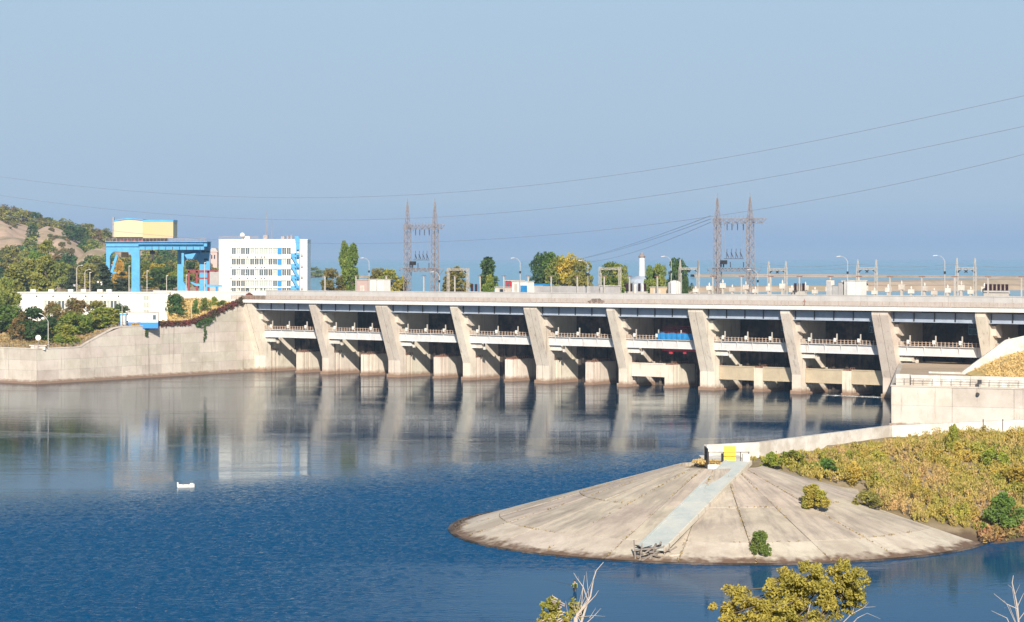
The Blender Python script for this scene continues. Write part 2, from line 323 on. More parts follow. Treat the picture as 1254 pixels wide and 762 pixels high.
def water(name, body, kc, kr, tint, rough_near=True):
    m = bpy.data.materials.new(name); m.use_nodes = True; t = m.node_tree; N = t.nodes; L = t.links; N.remove(N['Principled BSDF'])
    geo = N.new('ShaderNodeNewGeometry'); pos = geo.outputs['Position']
    def nz(scale, sc3, detail=3, rough=.55, dist=0.0):
        mp = N.new('ShaderNodeMapping'); mp.inputs['Scale'].default_value = sc3; L.new(pos, mp.inputs[0])
        n = N.new('ShaderNodeTexNoise'); n.inputs['Scale'].default_value = scale; n.inputs['Detail'].default_value = detail
        n.inputs['Roughness'].default_value = rough; n.inputs['Distortion'].default_value = dist
        L.new(mp.outputs[0], n.inputs['Vector']); return n.outputs[0]
    def ma(op, a, b):
        x = N.new('ShaderNodeMath'); x.operation = op
        for i, v in enumerate((a, b)):
            if hasattr(v, 'links'): L.new(v, x.inputs[i])
            else: x.inputs[i].default_value = v
        return x.outputs[0]
    def mrg(v, a, b, c, d):
        r = N.new('ShaderNodeMapRange'); L.new(v, r.inputs['Value'])
        for k, x in zip(('From Min', 'From Max', 'To Min', 'To Max'), (a, b, c, d)): r.inputs[k].default_value = x
        r.interpolation_type = 'SMOOTHSTEP'; return r.outputs[0]
    if rough_near:
        at = N.new('ShaderNodeAttribute'); at.attribute_name = 'ruffle'
        s = N.new('ShaderNodeSeparateXYZ'); L.new(pos, s.inputs[0])
        rr = at.outputs['Fac']; at2 = N.new('ShaderNodeAttribute'); at2.attribute_name = 'near_tint'; nr_ = at2.outputs['Fac']
        patch = mrg(nz(0.016, (0.45, 2.6, 1), 5, .62, 1.2), 0.50, 0.62, 0.0, 1.0)      # cat's paws and current lines
        race = mrg(s.outputs['Y'], 520, 640, 0.0, 1.0)
        amp = ma('ADD', ma('MULTIPLY', rr, .42), ma('MULTIPLY', ma('ADD', ma('ADD', .034, ma('MULTIPLY', race, .020)), ma('MULTIPLY', patch, ma('ADD', .03, ma('MULTIPLY', race, .10)))), ma('SUBTRACT', 1.0, ma('MULTIPLY', nr_, .6))))
        kk = ma('ADD', mrg(nr_, 0, 1, kc, kr), ma('MULTIPLY', ma('SUBTRACT', nr_, ma('MINIMUM', rr, nr_)), .17))  # reflection strength set by zone: weaker near, in place of wave masking
    else: amp = 0.6; kk = kc
    big = ma('MULTIPLY', nz(0.30, (0.35, 1.5, 1), 2), 0.50)
    small = ma('MULTIPLY', nz(1.6, (0.35, 1.3, 1), 3, .6), 0.20)
    h = ma('MULTIPLY', ma('ADD', big, small), amp)
    b = N.new('ShaderNodeBump'); b.inputs['Strength'].default_value = 1.0; b.inputs['Distance'].default_value = 1.0; L.new(h, b.inputs['Height'])
    fr = N.new('ShaderNodeFresnel'); fr.inputs['IOR'].default_value = 1.33; L.new(b.outputs[0], fr.inputs['Normal'])
    df = N.new('ShaderNodeBsdfDiffuse'); df.inputs['Color'].default_value = (*body, 1)
    if rough_near:
        bm_ = N.new('ShaderNodeMix'); bm_.data_type = 'RGBA'; L.new(nr_, bm_.inputs['Factor']); bm_.inputs['A'].default_value = (.004, .026, .055, 1); bm_.inputs['B'].default_value = (*body, 1); L.new(bm_.outputs['Result'], df.inputs['Color'])  # far body darkened, near body blued: mirrored bays and sky painted into the colour
    gl = N.new('ShaderNodeBsdfGlossy'); gl.inputs['Color'].default_value = (*tint, 1); gl.inputs['Roughness'].default_value = .015; L.new(b.outputs[0], gl.inputs['Normal'])
    ms = N.new('ShaderNodeMixShader'); L.new(ma('MULTIPLY', fr.outputs[0], kk), ms.inputs[0]); L.new(df.outputs[0], ms.inputs[1]); L.new(gl.outputs[0], ms.inputs[2])
    L.new(ms.outputs[0], N['Material Output'].inputs['Surface']); return m
M['water'] = water('river_water', (0.002, 0.058, 0.145), 0.82, .34, (0.92, 0.97, 1.0))
M['res'] = water('reservoir_water', (0.18, 0.36, 0.48), .45, .45, (0.9, 0.97, 1.0), False)
ny_, nx_ = gx.shape; idx = np.arange(ny_ * nx_).reshape(ny_, nx_)
q = np.stack([idx[:-1, :-1], idx[:-1, 1:], idx[1:, 1:], idx[1:, :-1]], -1).reshape(-1, 4); nv = ny_ * nx_
X0_, X1_, Y0_, Y1_ = float(xs[0]), float(xs[-1]), float(ys[0]), float(ys[-1])
outer = [(-700, -60), (500, -60), (500, 900), (-700, 900)]; ring = [(X0_, Y0_), (X1_, Y0_), (X1_, Y1_), (X0_, Y1_)]
V_ = np.concatenate([np.stack([gx, gy, gz], -1).reshape(-1, 3), np.array([(a, b, 0) for a, b in outer + ring])])
F_ = q.tolist() + [[nv + i, nv + (i + 1) % 4, nv + 4 + (i + 1) % 4, nv + 4 + i] for i in range(4)]
me = bpy.data.meshes.new('river'); FA = np.array(F_, dtype=np.int32); me.vertices.add(len(V_)); me.vertices.foreach_set('co', V_.reshape(-1).astype(np.float32))
me.loops.add(FA.size); me.loops.foreach_set('vertex_index', FA.reshape(-1)); me.polygons.add(len(FA)); me.polygons.foreach_set('loop_start', np.arange(0, FA.size, 4, dtype=np.int32))
me.materials.append(M['water']); me.update(calc_edges=True)
me.polygons.foreach_set('use_smooth', [True] * len(F_)); at = me.attributes.new('ruffle', 'FLOAT', 'POINT')
at.data.foreach_set('value', np.concatenate([wave_mask(gx, gy).reshape(-1), np.zeros(8)]).astype(np.float32)); at = me.attributes.new('near_tint', 'FLOAT', 'POINT'); ox = np.array([p[0] for p in outer + ring]); oy = np.array([p[1] for p in outer + ring])
at.data.foreach_set('value', np.concatenate([near_mask(gx, gy).reshape(-1), near_mask(ox, oy)]).astype(np.float32)); me.update()
tag(put('river', me), kind='structure')
p1, p2 = dW(-900, 40), dW(1200, 40)
RES = 16.0
tag(MB().add([(p1.x, p1.y, RES), (p2.x, p2.y, RES), (30000, 42000, RES), (-30000, 42000, RES)], [(0, 1, 2, 3)]).build('reservoir', M['res']), kind='structure')

# ================================================================= DAM
PW = [(-27.3, 4.4), (0, 2.6), (25.5, 4.4), (52.8, 2.6), (78.3, 4.4), (105.6, 2.6), (131.1, 4.4), (158.4, 2.6), (183.9, 4.4), (211.2, 2.6), (236.7, 4.4), (264.0, 2.6), (289.5, 4.4)]
dam = thing('hydroelectric_dam', 'long concrete dam with leaning piers and a road on top, crossing the river', 'dam', (OX, OY, 0), DAMRZ)
def pier_mesh(wd, s):
    top = 21.3 + SL * s
    b = MB()
    b.prism([(0, -3), (0, 4.8), (-5.7, 20.2), (-5.7, top), (0.7, top), (0.7, 10.0), (2.4, 10.0), (2.4, -3)], 0, wd)
    if wd > 3: pass
    return b
PIECE = {}
for i, (s, wd) in enumerate(PW):
    p = pier_mesh(wd, s).build('pier', M['conc'], dam); p.location = (s, 0, 0)
    # upstream half of the pier, a little thinner
    q = MB().prism([(0.7, 10.4), (0.7, 21.2), (13.6, 21.2), (13.6, -3), (2.4, -3), (2.4, 6.1), (5.0, 6.1), (5.0, 10.4)], 0.7, wd - 0.7).build('pier_wall', M['conc'], p)
    low = MB()
    low.prism([(2.1, -3), (2.1, 6.2), (13.5, 6.2), (13.5, -3)], 0.12, 0.7) if i else None
    for (y0, y1) in ((2.4, 2.9), (3.7, 4.6), (5.4, 13.5)):      # stoplog slots are gaps in the low wall
        low.box(wd - 0.7, wd - 0.06, y0, y1, -3, 6.2)
    low.build('low_wall', M['conc'], p)
    for sg, nm in ((0, 'corbel'), (1, 'corbel')):
        if sg: b = MB().prism([(-1.9, 15.7), (-0.6, 15.2), (1.3, 15.2), (1.3, 16.4), (-0.4, 18.4), (-2.3, 18.0)], wd, wd + 1.0)
        else: b = MB().prism([(-3.0, 15.2), (-0.0, 15.2), (-0.6, 17.6), (-3.4, 17.2)], -0.6, 0.0)
        b.build(nm, M['conc'], p)
    if wd > 3:     # expansion joint in a double pier: a dark recess strip between the two halves
        j = MB()
        pr = [(-0.012, 0.2), (-0.012, 4.82), (-5.712, 20.22), (-5.712, 20.6), (-5.6, 20.6), (-5.6, 20.2), (0.1, 4.8), (0.1, 0.2)]
        j.prism(pr, wd / 2 - 0.035, wd / 2 + 0.035); j.build('joint', M['conc_dark'], p)
    b = MB().box(-0.25, wd + 0.25, -0.5, 2.3, -3, 0.9).build('footing', M['conc'], p)
    r = MB()
    for k in range(5):
        r.bar((wd - 0.3, 2.3 + k * 0.9, 6.2), (wd - 0.3, 2.3 + k * 0.9, 6.9), 0.09)
    r.bar((wd - 0.3, 2.3, 6.85), (wd - 0.3, 5.9, 6.85), 0.07); r.bar((wd - 0.3, 2.3, 6.5), (wd - 0.3, 5.9, 6.5), 0.05)
    for y in (3.3, 5.0): r.bar((wd - 0.55, y, 0.3), (wd - 0.55, y, 6.6), 0.28)
    r.build('railing', M['rust'], p)

def fence_mb(x0, x1, y, z, h, pitch, th=0.08, rails=(1.0, 0.5), slope=0.0):
    b = MB(); n = max(1, int(round((x1 - x0) / pitch)))
    for k in range(n + 1):
        x = x0 + (x1 - x0) * k / n; b.box(x - th/2, x + th/2, y - th/2, y + th/2, z, z + h)
    for r in rails: b.box(x0, x1, y - th/2.2, y + th/2.2, z + h*r - th/2, z + h*r + th/2)
    return b.shear(slope) if slope else b

HAS_GATE = {5: (True, False), 6: (True, True), 7: (True, True), 8: (True, True), 9: (True, True)}
for i in range(len(PW) - 1):
    x0 = PW[i][0] + PW[i][1]; x1 = PW[i+1][0]; mid = (x0 + x1) / 2
    # dark powerhouse wall at the back of the bay, with ribs, openings and windows
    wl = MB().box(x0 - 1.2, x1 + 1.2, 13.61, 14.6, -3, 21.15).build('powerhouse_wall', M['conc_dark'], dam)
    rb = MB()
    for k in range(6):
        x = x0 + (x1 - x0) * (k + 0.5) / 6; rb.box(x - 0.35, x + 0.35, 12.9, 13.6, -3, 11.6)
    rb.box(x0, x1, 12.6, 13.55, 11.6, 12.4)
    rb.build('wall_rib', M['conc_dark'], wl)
    a = x0 + (x1 - x0) * 0.52
    fr = MB()
    for k in range(8): fr.box(a + k*1.25 - .06, a + k*1.25 + .06, 13.2, 13.5, 15.3, 18.2)
    for z in (15.3, 16.7, 18.2): fr.box(a, a + 8.75, 13.2, 13.5, z - .07, z + .07)
    f = fr.build('window_frame', M['frame'], wl)
    MB().box(a, a + 8.75, 13.42, 13.58, 15.3, 18.2).build('pane', M['glass_dk'], wl)
    # floor slab of the service level, its front beam, brackets, railing, lamp posts
    sb = MB().box(x0 - 0.02, x1 + 0.02, 0.32, 2.3, 12.35, 12.7).build('service_walkway', M['beam'], dam)
    bm = MB().box(x0, x1, 0.02, 0.32, 10.5, 12.72).box(x0, x1, -0.12, 0.5, 10.38, 10.5)
    bm.build('front_beam', M['beam'], sb)
    br = MB(); n = 5
    for k in range(n):
        x = x0 + (x1 - x0) * (k + 0.5) / n
        br.prism([(0.02, 10.5), (0.02, 12.7), (-0.42, 12.7)], x - 0.05, x + 0.05)
    br.box(x0, x1, -0.5, 0.02, 12.62, 12.74)
    br.build('bracket', M['beam'], sb)
    rl = MB(); n = 22
    for k in range(n + 1):
        x = x0 + 0.3 + (x1 - x0 - 0.6) * k / n; rl.box(x - .1, x + .1, -.38, -.24, 12.7, 13.85)
    rl.box(x0, x1, -.36, -.28, 13.62, 13.72); rl.box(x0, x1, -.36, -.28, 13.1, 13.18)
    rl.build('walkway_railing', M['rail'], sb)
    for k in range(3):
        x = x0 + (x1 - x0) * (0.13 + 0.30 * k + 0.02 * random.random())
        lp = MB().box(x - .12, x + .12, -.2, .05, 12.74, 15.3).build('lamp_post', M['post'], sb)
        MB().box(x - .75, x - .16, -.45, .0, 13.3, 14.2).build('floodlight', M['white'], lp)
    # steel girder under the road, stiffeners
    gd = MB().box(x0 - .3, x1 + .0, -3.6, -3.3, 18.75, 20.9).box(x0 - .3, x1, -4.0, -3.1, 18.6, 18.75).build('girder', M['girder'], dam)
    st = MB()
    for k in range(5):
        x = x0 + 0.6 + (x1 - x0 - 1.2) * k / 4; st.box(x - .06, x + .06, -3.95, -3.6, 18.75, 20.9)
    st.build('stiffener', M['dark_steel'], gd)
    # low middle pier with slots, railing and cap
    if i >= 0:
        mp_ = MB().prism([(2.6, -3), (2.6, 6.0), (12.2, 6.0), (13.4, 4.0), (13.4, -3)], mid - 1.25, mid + 0.65)
        for (y0, y1) in ((2.6, 3.3), (4.0, 5.0), (5.7, 13.4)): mp_.box(mid + .65, mid + 1.3, y0, y1, -3, 6.0)
        m2 = mp_.build('middle_pier', M['conc'], dam)
        MB().box(mid - 1.45, mid + 1.5, 2.35, 13.3, -3, 0.5).build('footing', M['conc'], m2)
        r = MB()
        for k in range(9): r.bar((mid + 1.0, 2.8 + k*.95, 6.0), (mid + 1.0, 2.8 + k*.95, 6.85), 0.1)
        r.bar((mid + 1, 2.8, 6.8), (mid + 1, 10.4, 6.8), 0.08)
        for y in (3.65, 5.35): r.bar((mid + .85, y, 0.3), (mid + .85, y, 6.4), 0.25)
        r.box(mid - 1.1, mid + .3, 2.9, 5.5, 6.0, 6.35)
        r.build('railing', M['rust'], m2)
    # hoist block under the walkway near the pier
    hb = MB().box(x0 + .02, x0 + 3.6, .6, 1.3, 9.0, 10.1).box(x0 + 4.1, x0 + 4.7, .6, 1.2, 8.6, 9.4).build('hoist_block', M['white_conc'], dam)
    MB().box(x0 + 0.3, x0 + 3.2, .7, 1.0, 10.1, 12.3).box(x0 + 4.2, x0 + 4.5, .7, 1.0, 9.4, 12.3).build('hanger', M['conc_dark'], hb)
    # gates lowered in the slots
    g = HAS_GATE.get(i, (False, False))
    for h in (0, 1):
        if not g[h]: continue
        a, b = (x0 + 0.1, mid - 1.3) if h == 0 else (mid + 1.35, x1 - 0.1)
        gm = MB().box(a, b, 2.15 if h == 0 else 2.75, 3.3, 2.75, 6.35)
        go = gm.build('sluice_gate', M['conc'] if i == 5 else M['gate'], dam)
        if i == 5: go['label'] = 'rough grey concrete stoplog'
        e = MB(); yf = 2.15 if h == 0 else 2.75
        e.box(a, b, yf - .12, yf, 6.1, 6.3); e.box(a, b, yf - .12, yf, 2.8, 3.0); e.box(a, a + .25, yf - .1, yf, 3.0, 6.1)
        e.box((a+b)/2 - .1, (a+b)/2 + .1, yf - .06, yf, 3.0, 6.1)
        e.build('gate_flange', M['conc'] if i == 5 else M['gate'], go)
# red hoist beam and blue tarpaulin in the fifth bay
x0 = PW[5][0] + PW[5][1]; x1 = PW[6][0]
rb = MB().box(x0 + 10.5, x1 - .1, 1.0, 1.7, 9.7, 10.5).box(x0 + 12.6, x0 + 13.6, 1.1, 1.6, 9.0, 9.7).box(x0 + 17, x0 + 17.8, 1.1, 1.6, 9.1, 9.7)
tag(rb.build('hoist_beam', M['red'], dam), 'red lifting beam hanging under the walkway')
# works on the walkway: blue container-like covers and red scaffold, things of their own
t = thing('tarpaulin_cover', 'bright blue tarpaulin stretched along the walkway railing beside red scaffolding', 'tarpaulin', dW(x0 + 10.2, 0.9, 12.72), DAMRZ)
b = MB()
nx = 24
for k in range(nx):
    a0 = k * 12.2 / nx; a1 = (k + 1) * 12.2 / nx; d0 = .12 * math.sin(k * 1.9); d1 = .12 * math.sin((k + 1) * 1.9)
    b.add([(a0, -1.42 + d0, 0.1), (a1, -1.42 + d1, 0.1), (a1, -1.38 + d1*.5, 1.75 + .1*math.sin(k)), (a0, -1.38 + d0*.5, 1.75 + .1*math.sin(k-1)),
           (a0, -1.22 + d0, 0.1), (a1, -1.22 + d1, 0.1), (a1, -1.2 + d1*.5, 1.7 + .1*math.sin(k)), (a0, -1.2 + d0*.5, 1.7 + .1*math.sin(k-1))],
          [(0, 1, 2, 3), (7, 6, 5, 4), (3, 2, 6, 7), (0, 4, 5, 1)])
b.build('sheet', M['tarp'], t)
b = MB()
for k in range(9): b.bar((k * 1.5, -.9, 0), (k * 1.5, -.9, 2.1), .09)
b.bar((0, -.9, 2.0), (12, -.9, 2.0), .08).bar((0, -.9, 1.0), (12, -.9, 1.0), .07); b.build('support_frame', M['maroon'], t)
t = thing('scaffold', 'dark red scaffold standing on the walkway behind the blue tarpaulin', 'scaffold', dW(x0 + 10.2, 1.9, 12.72), DAMRZ)
b = MB()
for k in range(9):
    for y in (0, .9): b.bar((k * 1.5, y, 0), (k * 1.5, y, 3.6), .13)
for z in (2.3, 2.9, 3.5):
    b.bar((0, 0, z), (12, 0, z), .16); b.bar((0, .9, z), (12, .9, z), .12)
for k in range(8): b.bar((k*1.5, 0, 2.3), (k*1.5+1.5, 0, 3.5), .08)
b.build('tube_frame', M['maroon'], t)
MB().box(0, 12, 0, .9, 2.2, 2.28).build('plank', M['timber'], t)

# road deck, cornice, railing, upstream wall
DS0, DS1 = -31.0, 305.0
dk = MB().box(DS0, DS1, -6.0, 14.6, 20.95, 21.55).shear(SL).build('road_slab', M['asphalt'], dam)
MB().box(DS0, DS1, -6.35, -5.3, 20.8, 21.72).shear(SL).build('cornice', M['white'], dk)
MB().box(DS0, DS1, -5.2, -3.4, 21.551, 21.70).shear(SL).build('pavement', M['roadgrey'], dk)
mk = MB(); s = DS0
while s < DS1: mk.box(s, s + 3, 2.0, 2.15, 21.552, 21.558); s += 9
mk.shear(SL).build('lane_marking', M['white'], dk)
b = MB(); s = DS0
while s < DS1:
    b.box(s - .05, s + .05, -6.1, -5.98, 21.72, 22.95); s += 2.0
for z in (22.05, 22.35, 22.65, 22.95): b.box(DS0, DS1, -6.08, -6.0, z - .05, z + .05)
s = DS0
while s < DS1: b.box(s - .025, s + .025, -6.06, -6.02, 21.72, 22.9); s += 0.4
b.shear(SL).build('guard_railing', M['rail'], dk)
s = DS0; k = 0
while s < DS1 - 1:        # wall panels with open joints
    e = min(s + 12.0, DS1); MB().box(s + .03, e - .03, 8.8, 9.2, 21.5, 24.1).box(s + .03, e - .03, 8.7, 9.3, 24.1, 24.3).shear(SL).build('wall_panel', M['wall_white'], dk)
    s = e
# ================================================================= UPSTREAM EMBANKMENT AND LEFT BANK GROUND
G0 = 21.6
poly = [dW(-31, 14.6), dW(330, 14.6), dW(330, 60), dW(60, 60), dW(-20, 75)]
tag(MB().prism([(p.x, p.y) for p in poly], 10, G0, 'z').build('embankment', M['sand']), kind='structure')
# left bank: between the retaining wall and the plateau
WL = [(-60, 9.4, None), (0, 9.4, None), (45, 9.4, None), (100, 9.6, None), (138, 14.6, None), (230, 14.7, None), (265, 17.5, None), (312, 21.6, None)]
A0 = Vector((-170, 648)); A1 = Vector((-128, 616)); A2 = Vector((dW(-27.3, 0.0).x, dW(-27.3, 0.0).y))
def wallpt(px):            # plan position on the wall's face for a photo column
    k = (px - 627) / F
    a, b = (A1, A2) if px >= 45 else (A0, A1)
    d = b - a; t = (k * a.y - a.x) / (d.x - k * d.y); return a + d * t
def walltop(px):
    pts = [(-80, 9.4), (98, 9.4), (107, 10.6), (140, 14.4), (150, 14.6), (228, 14.7), (240, 15.3), (265, 17.5), (298, 20.9), (306, 21.6), (330, 21.7)]
    return float(np.interp(px, [p[0] for p in pts], [p[1] for p in pts]))
xs = np.linspace(-60, 312, 60); bs = np.array([0.8, 4, 8, 12, 18, 26, 36, 50, 70, 100, 150, 230, 330])
P = np.zeros((len(bs), len(xs), 3))
for j, px in enumerate(xs):
    w0 = wallpt(px); ht = walltop(px)
    for i2, b_ in enumerate(bs):
        dirv = Vector(((px - 627) / F, 1)).normalized()
        q = w0 + dirv * b_
        tt = min(1, max(0, (b_ - 2) / 34.0)); z = ht - 0.25 + (14.6 - ht + .25) * tt if ht < 14.6 else ht - .25
        if px > 205:      # grassy mound by the dam end
            tt = min(1, max(0, (b_ - 1) / 30.0)); z = ht - .25 + (G0 - ht + .25) * tt
        elif q.y > 722: z = G0
        P[i2, j] = (q.x, q.y, z + 0.25 * smooth_noise(np.array(q.x), np.array(q.y), .08))
tag(put('bank_ground', gridmesh('bank_ground', P, M['dry'])), kind='structure')
tag(MB().prism([(-420, 765), (-66, 765), (-76, 860), (-110, 1160), (-560, 1160)], 10, G0 + .05, 'z').build('plateau', M['sand']), kind='structure')

# retaining wall with cast panels
rw = thing('retaining_wall', 'tall stained concrete retaining wall left of the dam, its top stepping up to the road', 'wall')
def facing(parent, a, b, pa, pb, tops, ncol, rows, mtl, off=0.0, zlow=-3.0):
    d = (b - a); L_ = d.length; d.normalize(); nrm = Vector((d.y, -d.x))
    for c in range(ncol):
        f0, f1 = c / ncol, (c + 1) / ncol; g = 0.035
        q0 = a + d * (L_ * f0 + g); q1 = a + d * (L_ * f1 - g)
        px0 = q0.x / q0.y * F + 627; px1 = q1.x / q1.y * F + 627
        t0, t1 = tops(px0), tops(px1); zs = [zlow, 0.9] + rows
        for r in range(len(zs)):
            lo0 = zs[r]; hi = zs[r+1] if r + 1 < len(zs) else 99
            if lo0 >= min(t0, t1) - .01 and lo0 >= max(t0, t1) - .3: continue
            a0, a1 = min(hi - .03, t0), min(hi - .03, t1); l0, l1 = min(lo0, t0 - .02), min(lo0, t1 - .02)
            th = 0.10 if r else 0.45
            j = random.uniform(-.015, .02)
            A = q0 + nrm * (th + j); B = q1 + nrm * (th + j)
            MB().add([(q0.x, q0.y, l0), (q1.x, q1.y, l1), (q1.x, q1.y, a1), (q0.x, q0.y, a0), (A.x, A.y, l0), (B.x, B.y, l1), (B.x, B.y, a1), (A.x, A.y, a0)],
                     [(0, 3, 2, 1), (4, 5, 6, 7), (0, 1, 5, 4), (3, 7, 6, 2), (0, 4, 7, 3), (1, 2, 6, 5)]).build('concrete_panel', mtl, parent)
def core(parent, pts, tops, thick, mtl, name='wall_core', cope=True):
    for (a, b) in zip(pts[:-1], pts[1:]):
        d = (b - a); L_ = d.length; d.normalize(); nrm = Vector((-d.y, d.x)); n = max(2, int(L_ / 2))
        bb = MB(); cc = MB()
        for k in range(n):
            q0 = a + d * (L_ * k / n); q1 = a + d * (L_ * (k+1) / n)
            t0, t1 = (tops(q.x / q.y * F + 627) for q in (q0, q1))
            r0, r1 = q0 + nrm * thick, q1 + nrm * thick
            bb.add([(q0.x, q0.y, -3), (q1.x, q1.y, -3), (r1.x, r1.y, -3), (r0.x, r0.y, -3), (q0.x, q0.y, t0 - .05), (q1.x, q1.y, t1 - .05), (r1.x, r1.y, t1 - .05), (r0.x, r0.y, t0 - .05)],
                   [(0, 1, 5, 4), (4, 5, 6, 7), (2, 3, 7, 6)])
            f0, f1 = q0 - nrm * .22, q1 - nrm * .22
            cc.add([(f0.x, f0.y, t0 - .04), (f1.x, f1.y, t1 - .04), (r1.x, r1.y, t1 - .04), (r0.x, r0.y, t0 - .04), (f0.x, f0.y, t0 + .28), (f1.x, f1.y, t1 + .28), (r1.x, r1.y, t1 + .28), (r0.x, r0.y, t0 + .28)],
                   [(0, 1, 5, 4), (4, 5, 6, 7), (2, 3, 7, 6), (0, 3, 2, 1), (0, 4, 7, 3), (1, 2, 6, 5)])
        bb.build(name, M['conc_dark'], parent, fix=False)
        if cope: cc.build('coping', mtl, parent, fix=False)
core(rw, [A0, A1, A2], walltop, 0.8, M['conc_wall'])
facing(rw, A0, A1, 0, 0, walltop, 4, [3.6, 6.4], M['conc_wall'])
facing(rw, A1, A2, 0, 0, walltop, 11, [3.6, 6.4, 9.4, 12.2, 15.2, 18.2], M['conc_wall'])
# railing on the wall's coping
b = MB(); last = None
for px in np.arange(-20, 232, 4.5):
    q = wallpt(px); z = walltop(px) + .28; d = (A2 - A1).normalized(); nq = Vector((-d.y, d.x)) * .3
    p = Vector((q.x + nq.x, q.y + nq.y, z)); b.bar(p, p + Vector((0, 0, 1.0)), .07)
    if last is not None:
        for h in (1.0, .5): b.bar(last + Vector((0, 0, h)), p + Vector((0, 0, h)), .06)
    last = p
tag(b.build('wall_railing', M['galv']), 'thin grey railing along the lower left top of the retaining wall', 'railing')

# ================================================================= FOLIAGE PROTOTYPES
def blob_points(n, blobs, shell=0.75):
    """points in the outer shells of ellipsoids (cx,cy,cz,rx,ry,rz)"""
    B = np.array(blobs, float); wgt = B[:, 3] * B[:, 4] + B[:, 3] * B[:, 5]; wgt /= wgt.sum()
    k = rng.choice(len(B), n, p=wgt); d = rng.normal(size=(n, 3)); d /= np.linalg.norm(d, axis=1)[:, None]
    r = rng.uniform(shell**3, 1.08, n) ** (1/3.); return B[k, :3] + d * B[k, 3:] * r[:, None]
def crown_blobs(kind, seed):
    r = np.random.default_rng(seed); out = []
    if kind == 'round':
        for k in range(22):
            a = r.uniform(0, 2*np.pi); h = r.uniform(.12, .95); rad = .40 * math.sin(math.pi * (h * .86 + .10)) ** .7
            q = rad * r.uniform(.35, 1.0); s = r.uniform(.11, .20); out.append((q*math.cos(a), q*math.sin(a), h - .02, s, s, s * r.uniform(.7, 1)))
    if kind == 'tall':
        for k in range(26):
            a = r.uniform(0, 2*np.pi); h = r.uniform(.08, .97); rad = .15 * math.sin(math.pi * (h * .8 + .15)) ** .8
            q = rad * r.uniform(.2, 1); s = r.uniform(.05, .09); out.append((q*math.cos(a), q*math.sin(a), h, s, s, s * 1.7))
    if kind == 'pine':
        for k in range(34):
            a = r.uniform(0, 2*np.pi); h = r.uniform(.06, .98) ; rad = .27 * (1 - h) ** .8 + .015
            q = rad * r.uniform(.4, 1); s = .035 + .075 * (1 - h); out.append((q*math.cos(a), q*math.sin(a), h, s * 1.3, s * 1.3, s * .6))
    if kind == 'bush':
        for k in range(46):
            a = r.uniform(0, 2*np.pi); h = r.uniform(.08, .92) ** .8; rad = .58 * math.sqrt(max(.05, 1 - h ** 1.7)) * (.75 + .35 * math.sin(a * 3 + seed))
            q = rad * r.uniform(.2, 1.1); s = r.uniform(.06, .15); out.append((q*math.cos(a), q*math.sin(a), h * .95 + r.normal(0, .04), s, s, s * 1.25))
    return out
VAR = {}
def crown_mesh(kind, seed, n, size, m):
    key = (kind, seed, n, size, m)
    if key not in VAR:
        VAR[key] = tris('crown', leaves(blob_points(n, crown_blobs(kind, seed), .55), size), M[m])
    return VAR[key]
TRK = {}
def trunk_mesh(kind):
    if kind in TRK: return TRK[kind]
    b = MB(); r = random.Random(len(TRK)); H = {'round': .8, 'tall': .95, 'pine': .97, 'bush': .5}[kind]
    b.tube([(0, 0, -.03), (.01, 0, H*.3), (-.005, .01, H*.65), (0, 0, H)], [.028, .02, .013, .003], 6)
    for k in range(7):
        a = k * 2.4; h = H * (.25 + .09 * k); L_ = {'round': .28, 'tall': .10, 'pine': .16, 'bush': .3}[kind] * (1.1 - .08*k)
        b.tube([(0, 0, h), (math.cos(a)*L_*.5, math.sin(a)*L_*.5, h + L_*.35), (math.cos(a)*L_, math.sin(a)*L_, h + L_*.8)], [.011, .007, .002], 5)
    TRK[kind] = b.mesh('trunk', M['bark']); return TRK[kind]
def tree(name, label, loc, h, wd, kind, m, seed=0, n=1800, size=.05, group=None, cat='tree', dy=None):
    base = {'round': .88, 'tall': .42, 'pine': .62, 'bush': 1.12}[kind]
    t = thing(name, label, cat, loc, random.uniform(0, 6.28), group)
    t.scale = (wd / base, wd / base if dy is None else dy / base, h)
    put('trunk', trunk_mesh(kind), t); put('crown', crown_mesh(kind, seed, n, size, m), t)
    return t

# ---- bushes and trees on the left bank (px, v_base, v_top, width px, behind-wall distance, kind, leaf, words)
def bank_z(px, b_):
    ht = walltop(px)
    if px > 205: return ht - .25 + (G0 - ht + .25) * min(1, max(0, (b_ - 1) / 30.0))
    tt = min(1, max(0, (b_ - 2) / 34.0)); return ht - .25 + (14.6 - ht + .25) * tt if ht < 14.6 else ht - .25
def bank_pt(px, b_):
    q = wallpt(px) + Vector(((px - 627) / F, 1)).normalized() * b_; return Vector((q.x, q.y, bank_z(px, b_)))
BB = [(6, 376, 38, 24, 'round', 'lf_green', 'bright green broad tree at the left edge above the retaining wall'),
      (27, 383, 26, 12, 'bush', 'lf_brown', 'brown green bush left of the wall lamp post, next to the green tree'),
      (46, 378, 34, 15, 'round', 'lf_dark', 'dark green round bush on the bank left of the wall lamp post'),
      (66, 372, 26, 26, 'round', 'lf_brown', 'rust brown bush in front of the white building'),
      (76, 398, 34, 8, 'bush', 'lf_yg', 'yellow green bush right beside the wall lamp post'),
      (92, 366, 24, 34, 'round', 'lf_brown', 'orange brown bushy tree before the low white building windows'),
      (87, 384, 40, 20, 'bush', 'lf_yg', 'pale yellow green bush in the middle of the bank'),
      (107, 384, 32, 18, 'bush', 'lf_green', 'green bush in the middle of the bank with a dark right side'),
      (128, 378, 38, 16, 'round', 'lf_yg', 'yellow green bush where the wall top starts to climb'),
      (148, 373, 16, 22, 'round', 'lf_dark', 'small dark bush left of the blue and white hut'),
      (121, 370, 22, 30, 'round', 'lf_olive', 'olive bush behind the others, under the white building windows')]
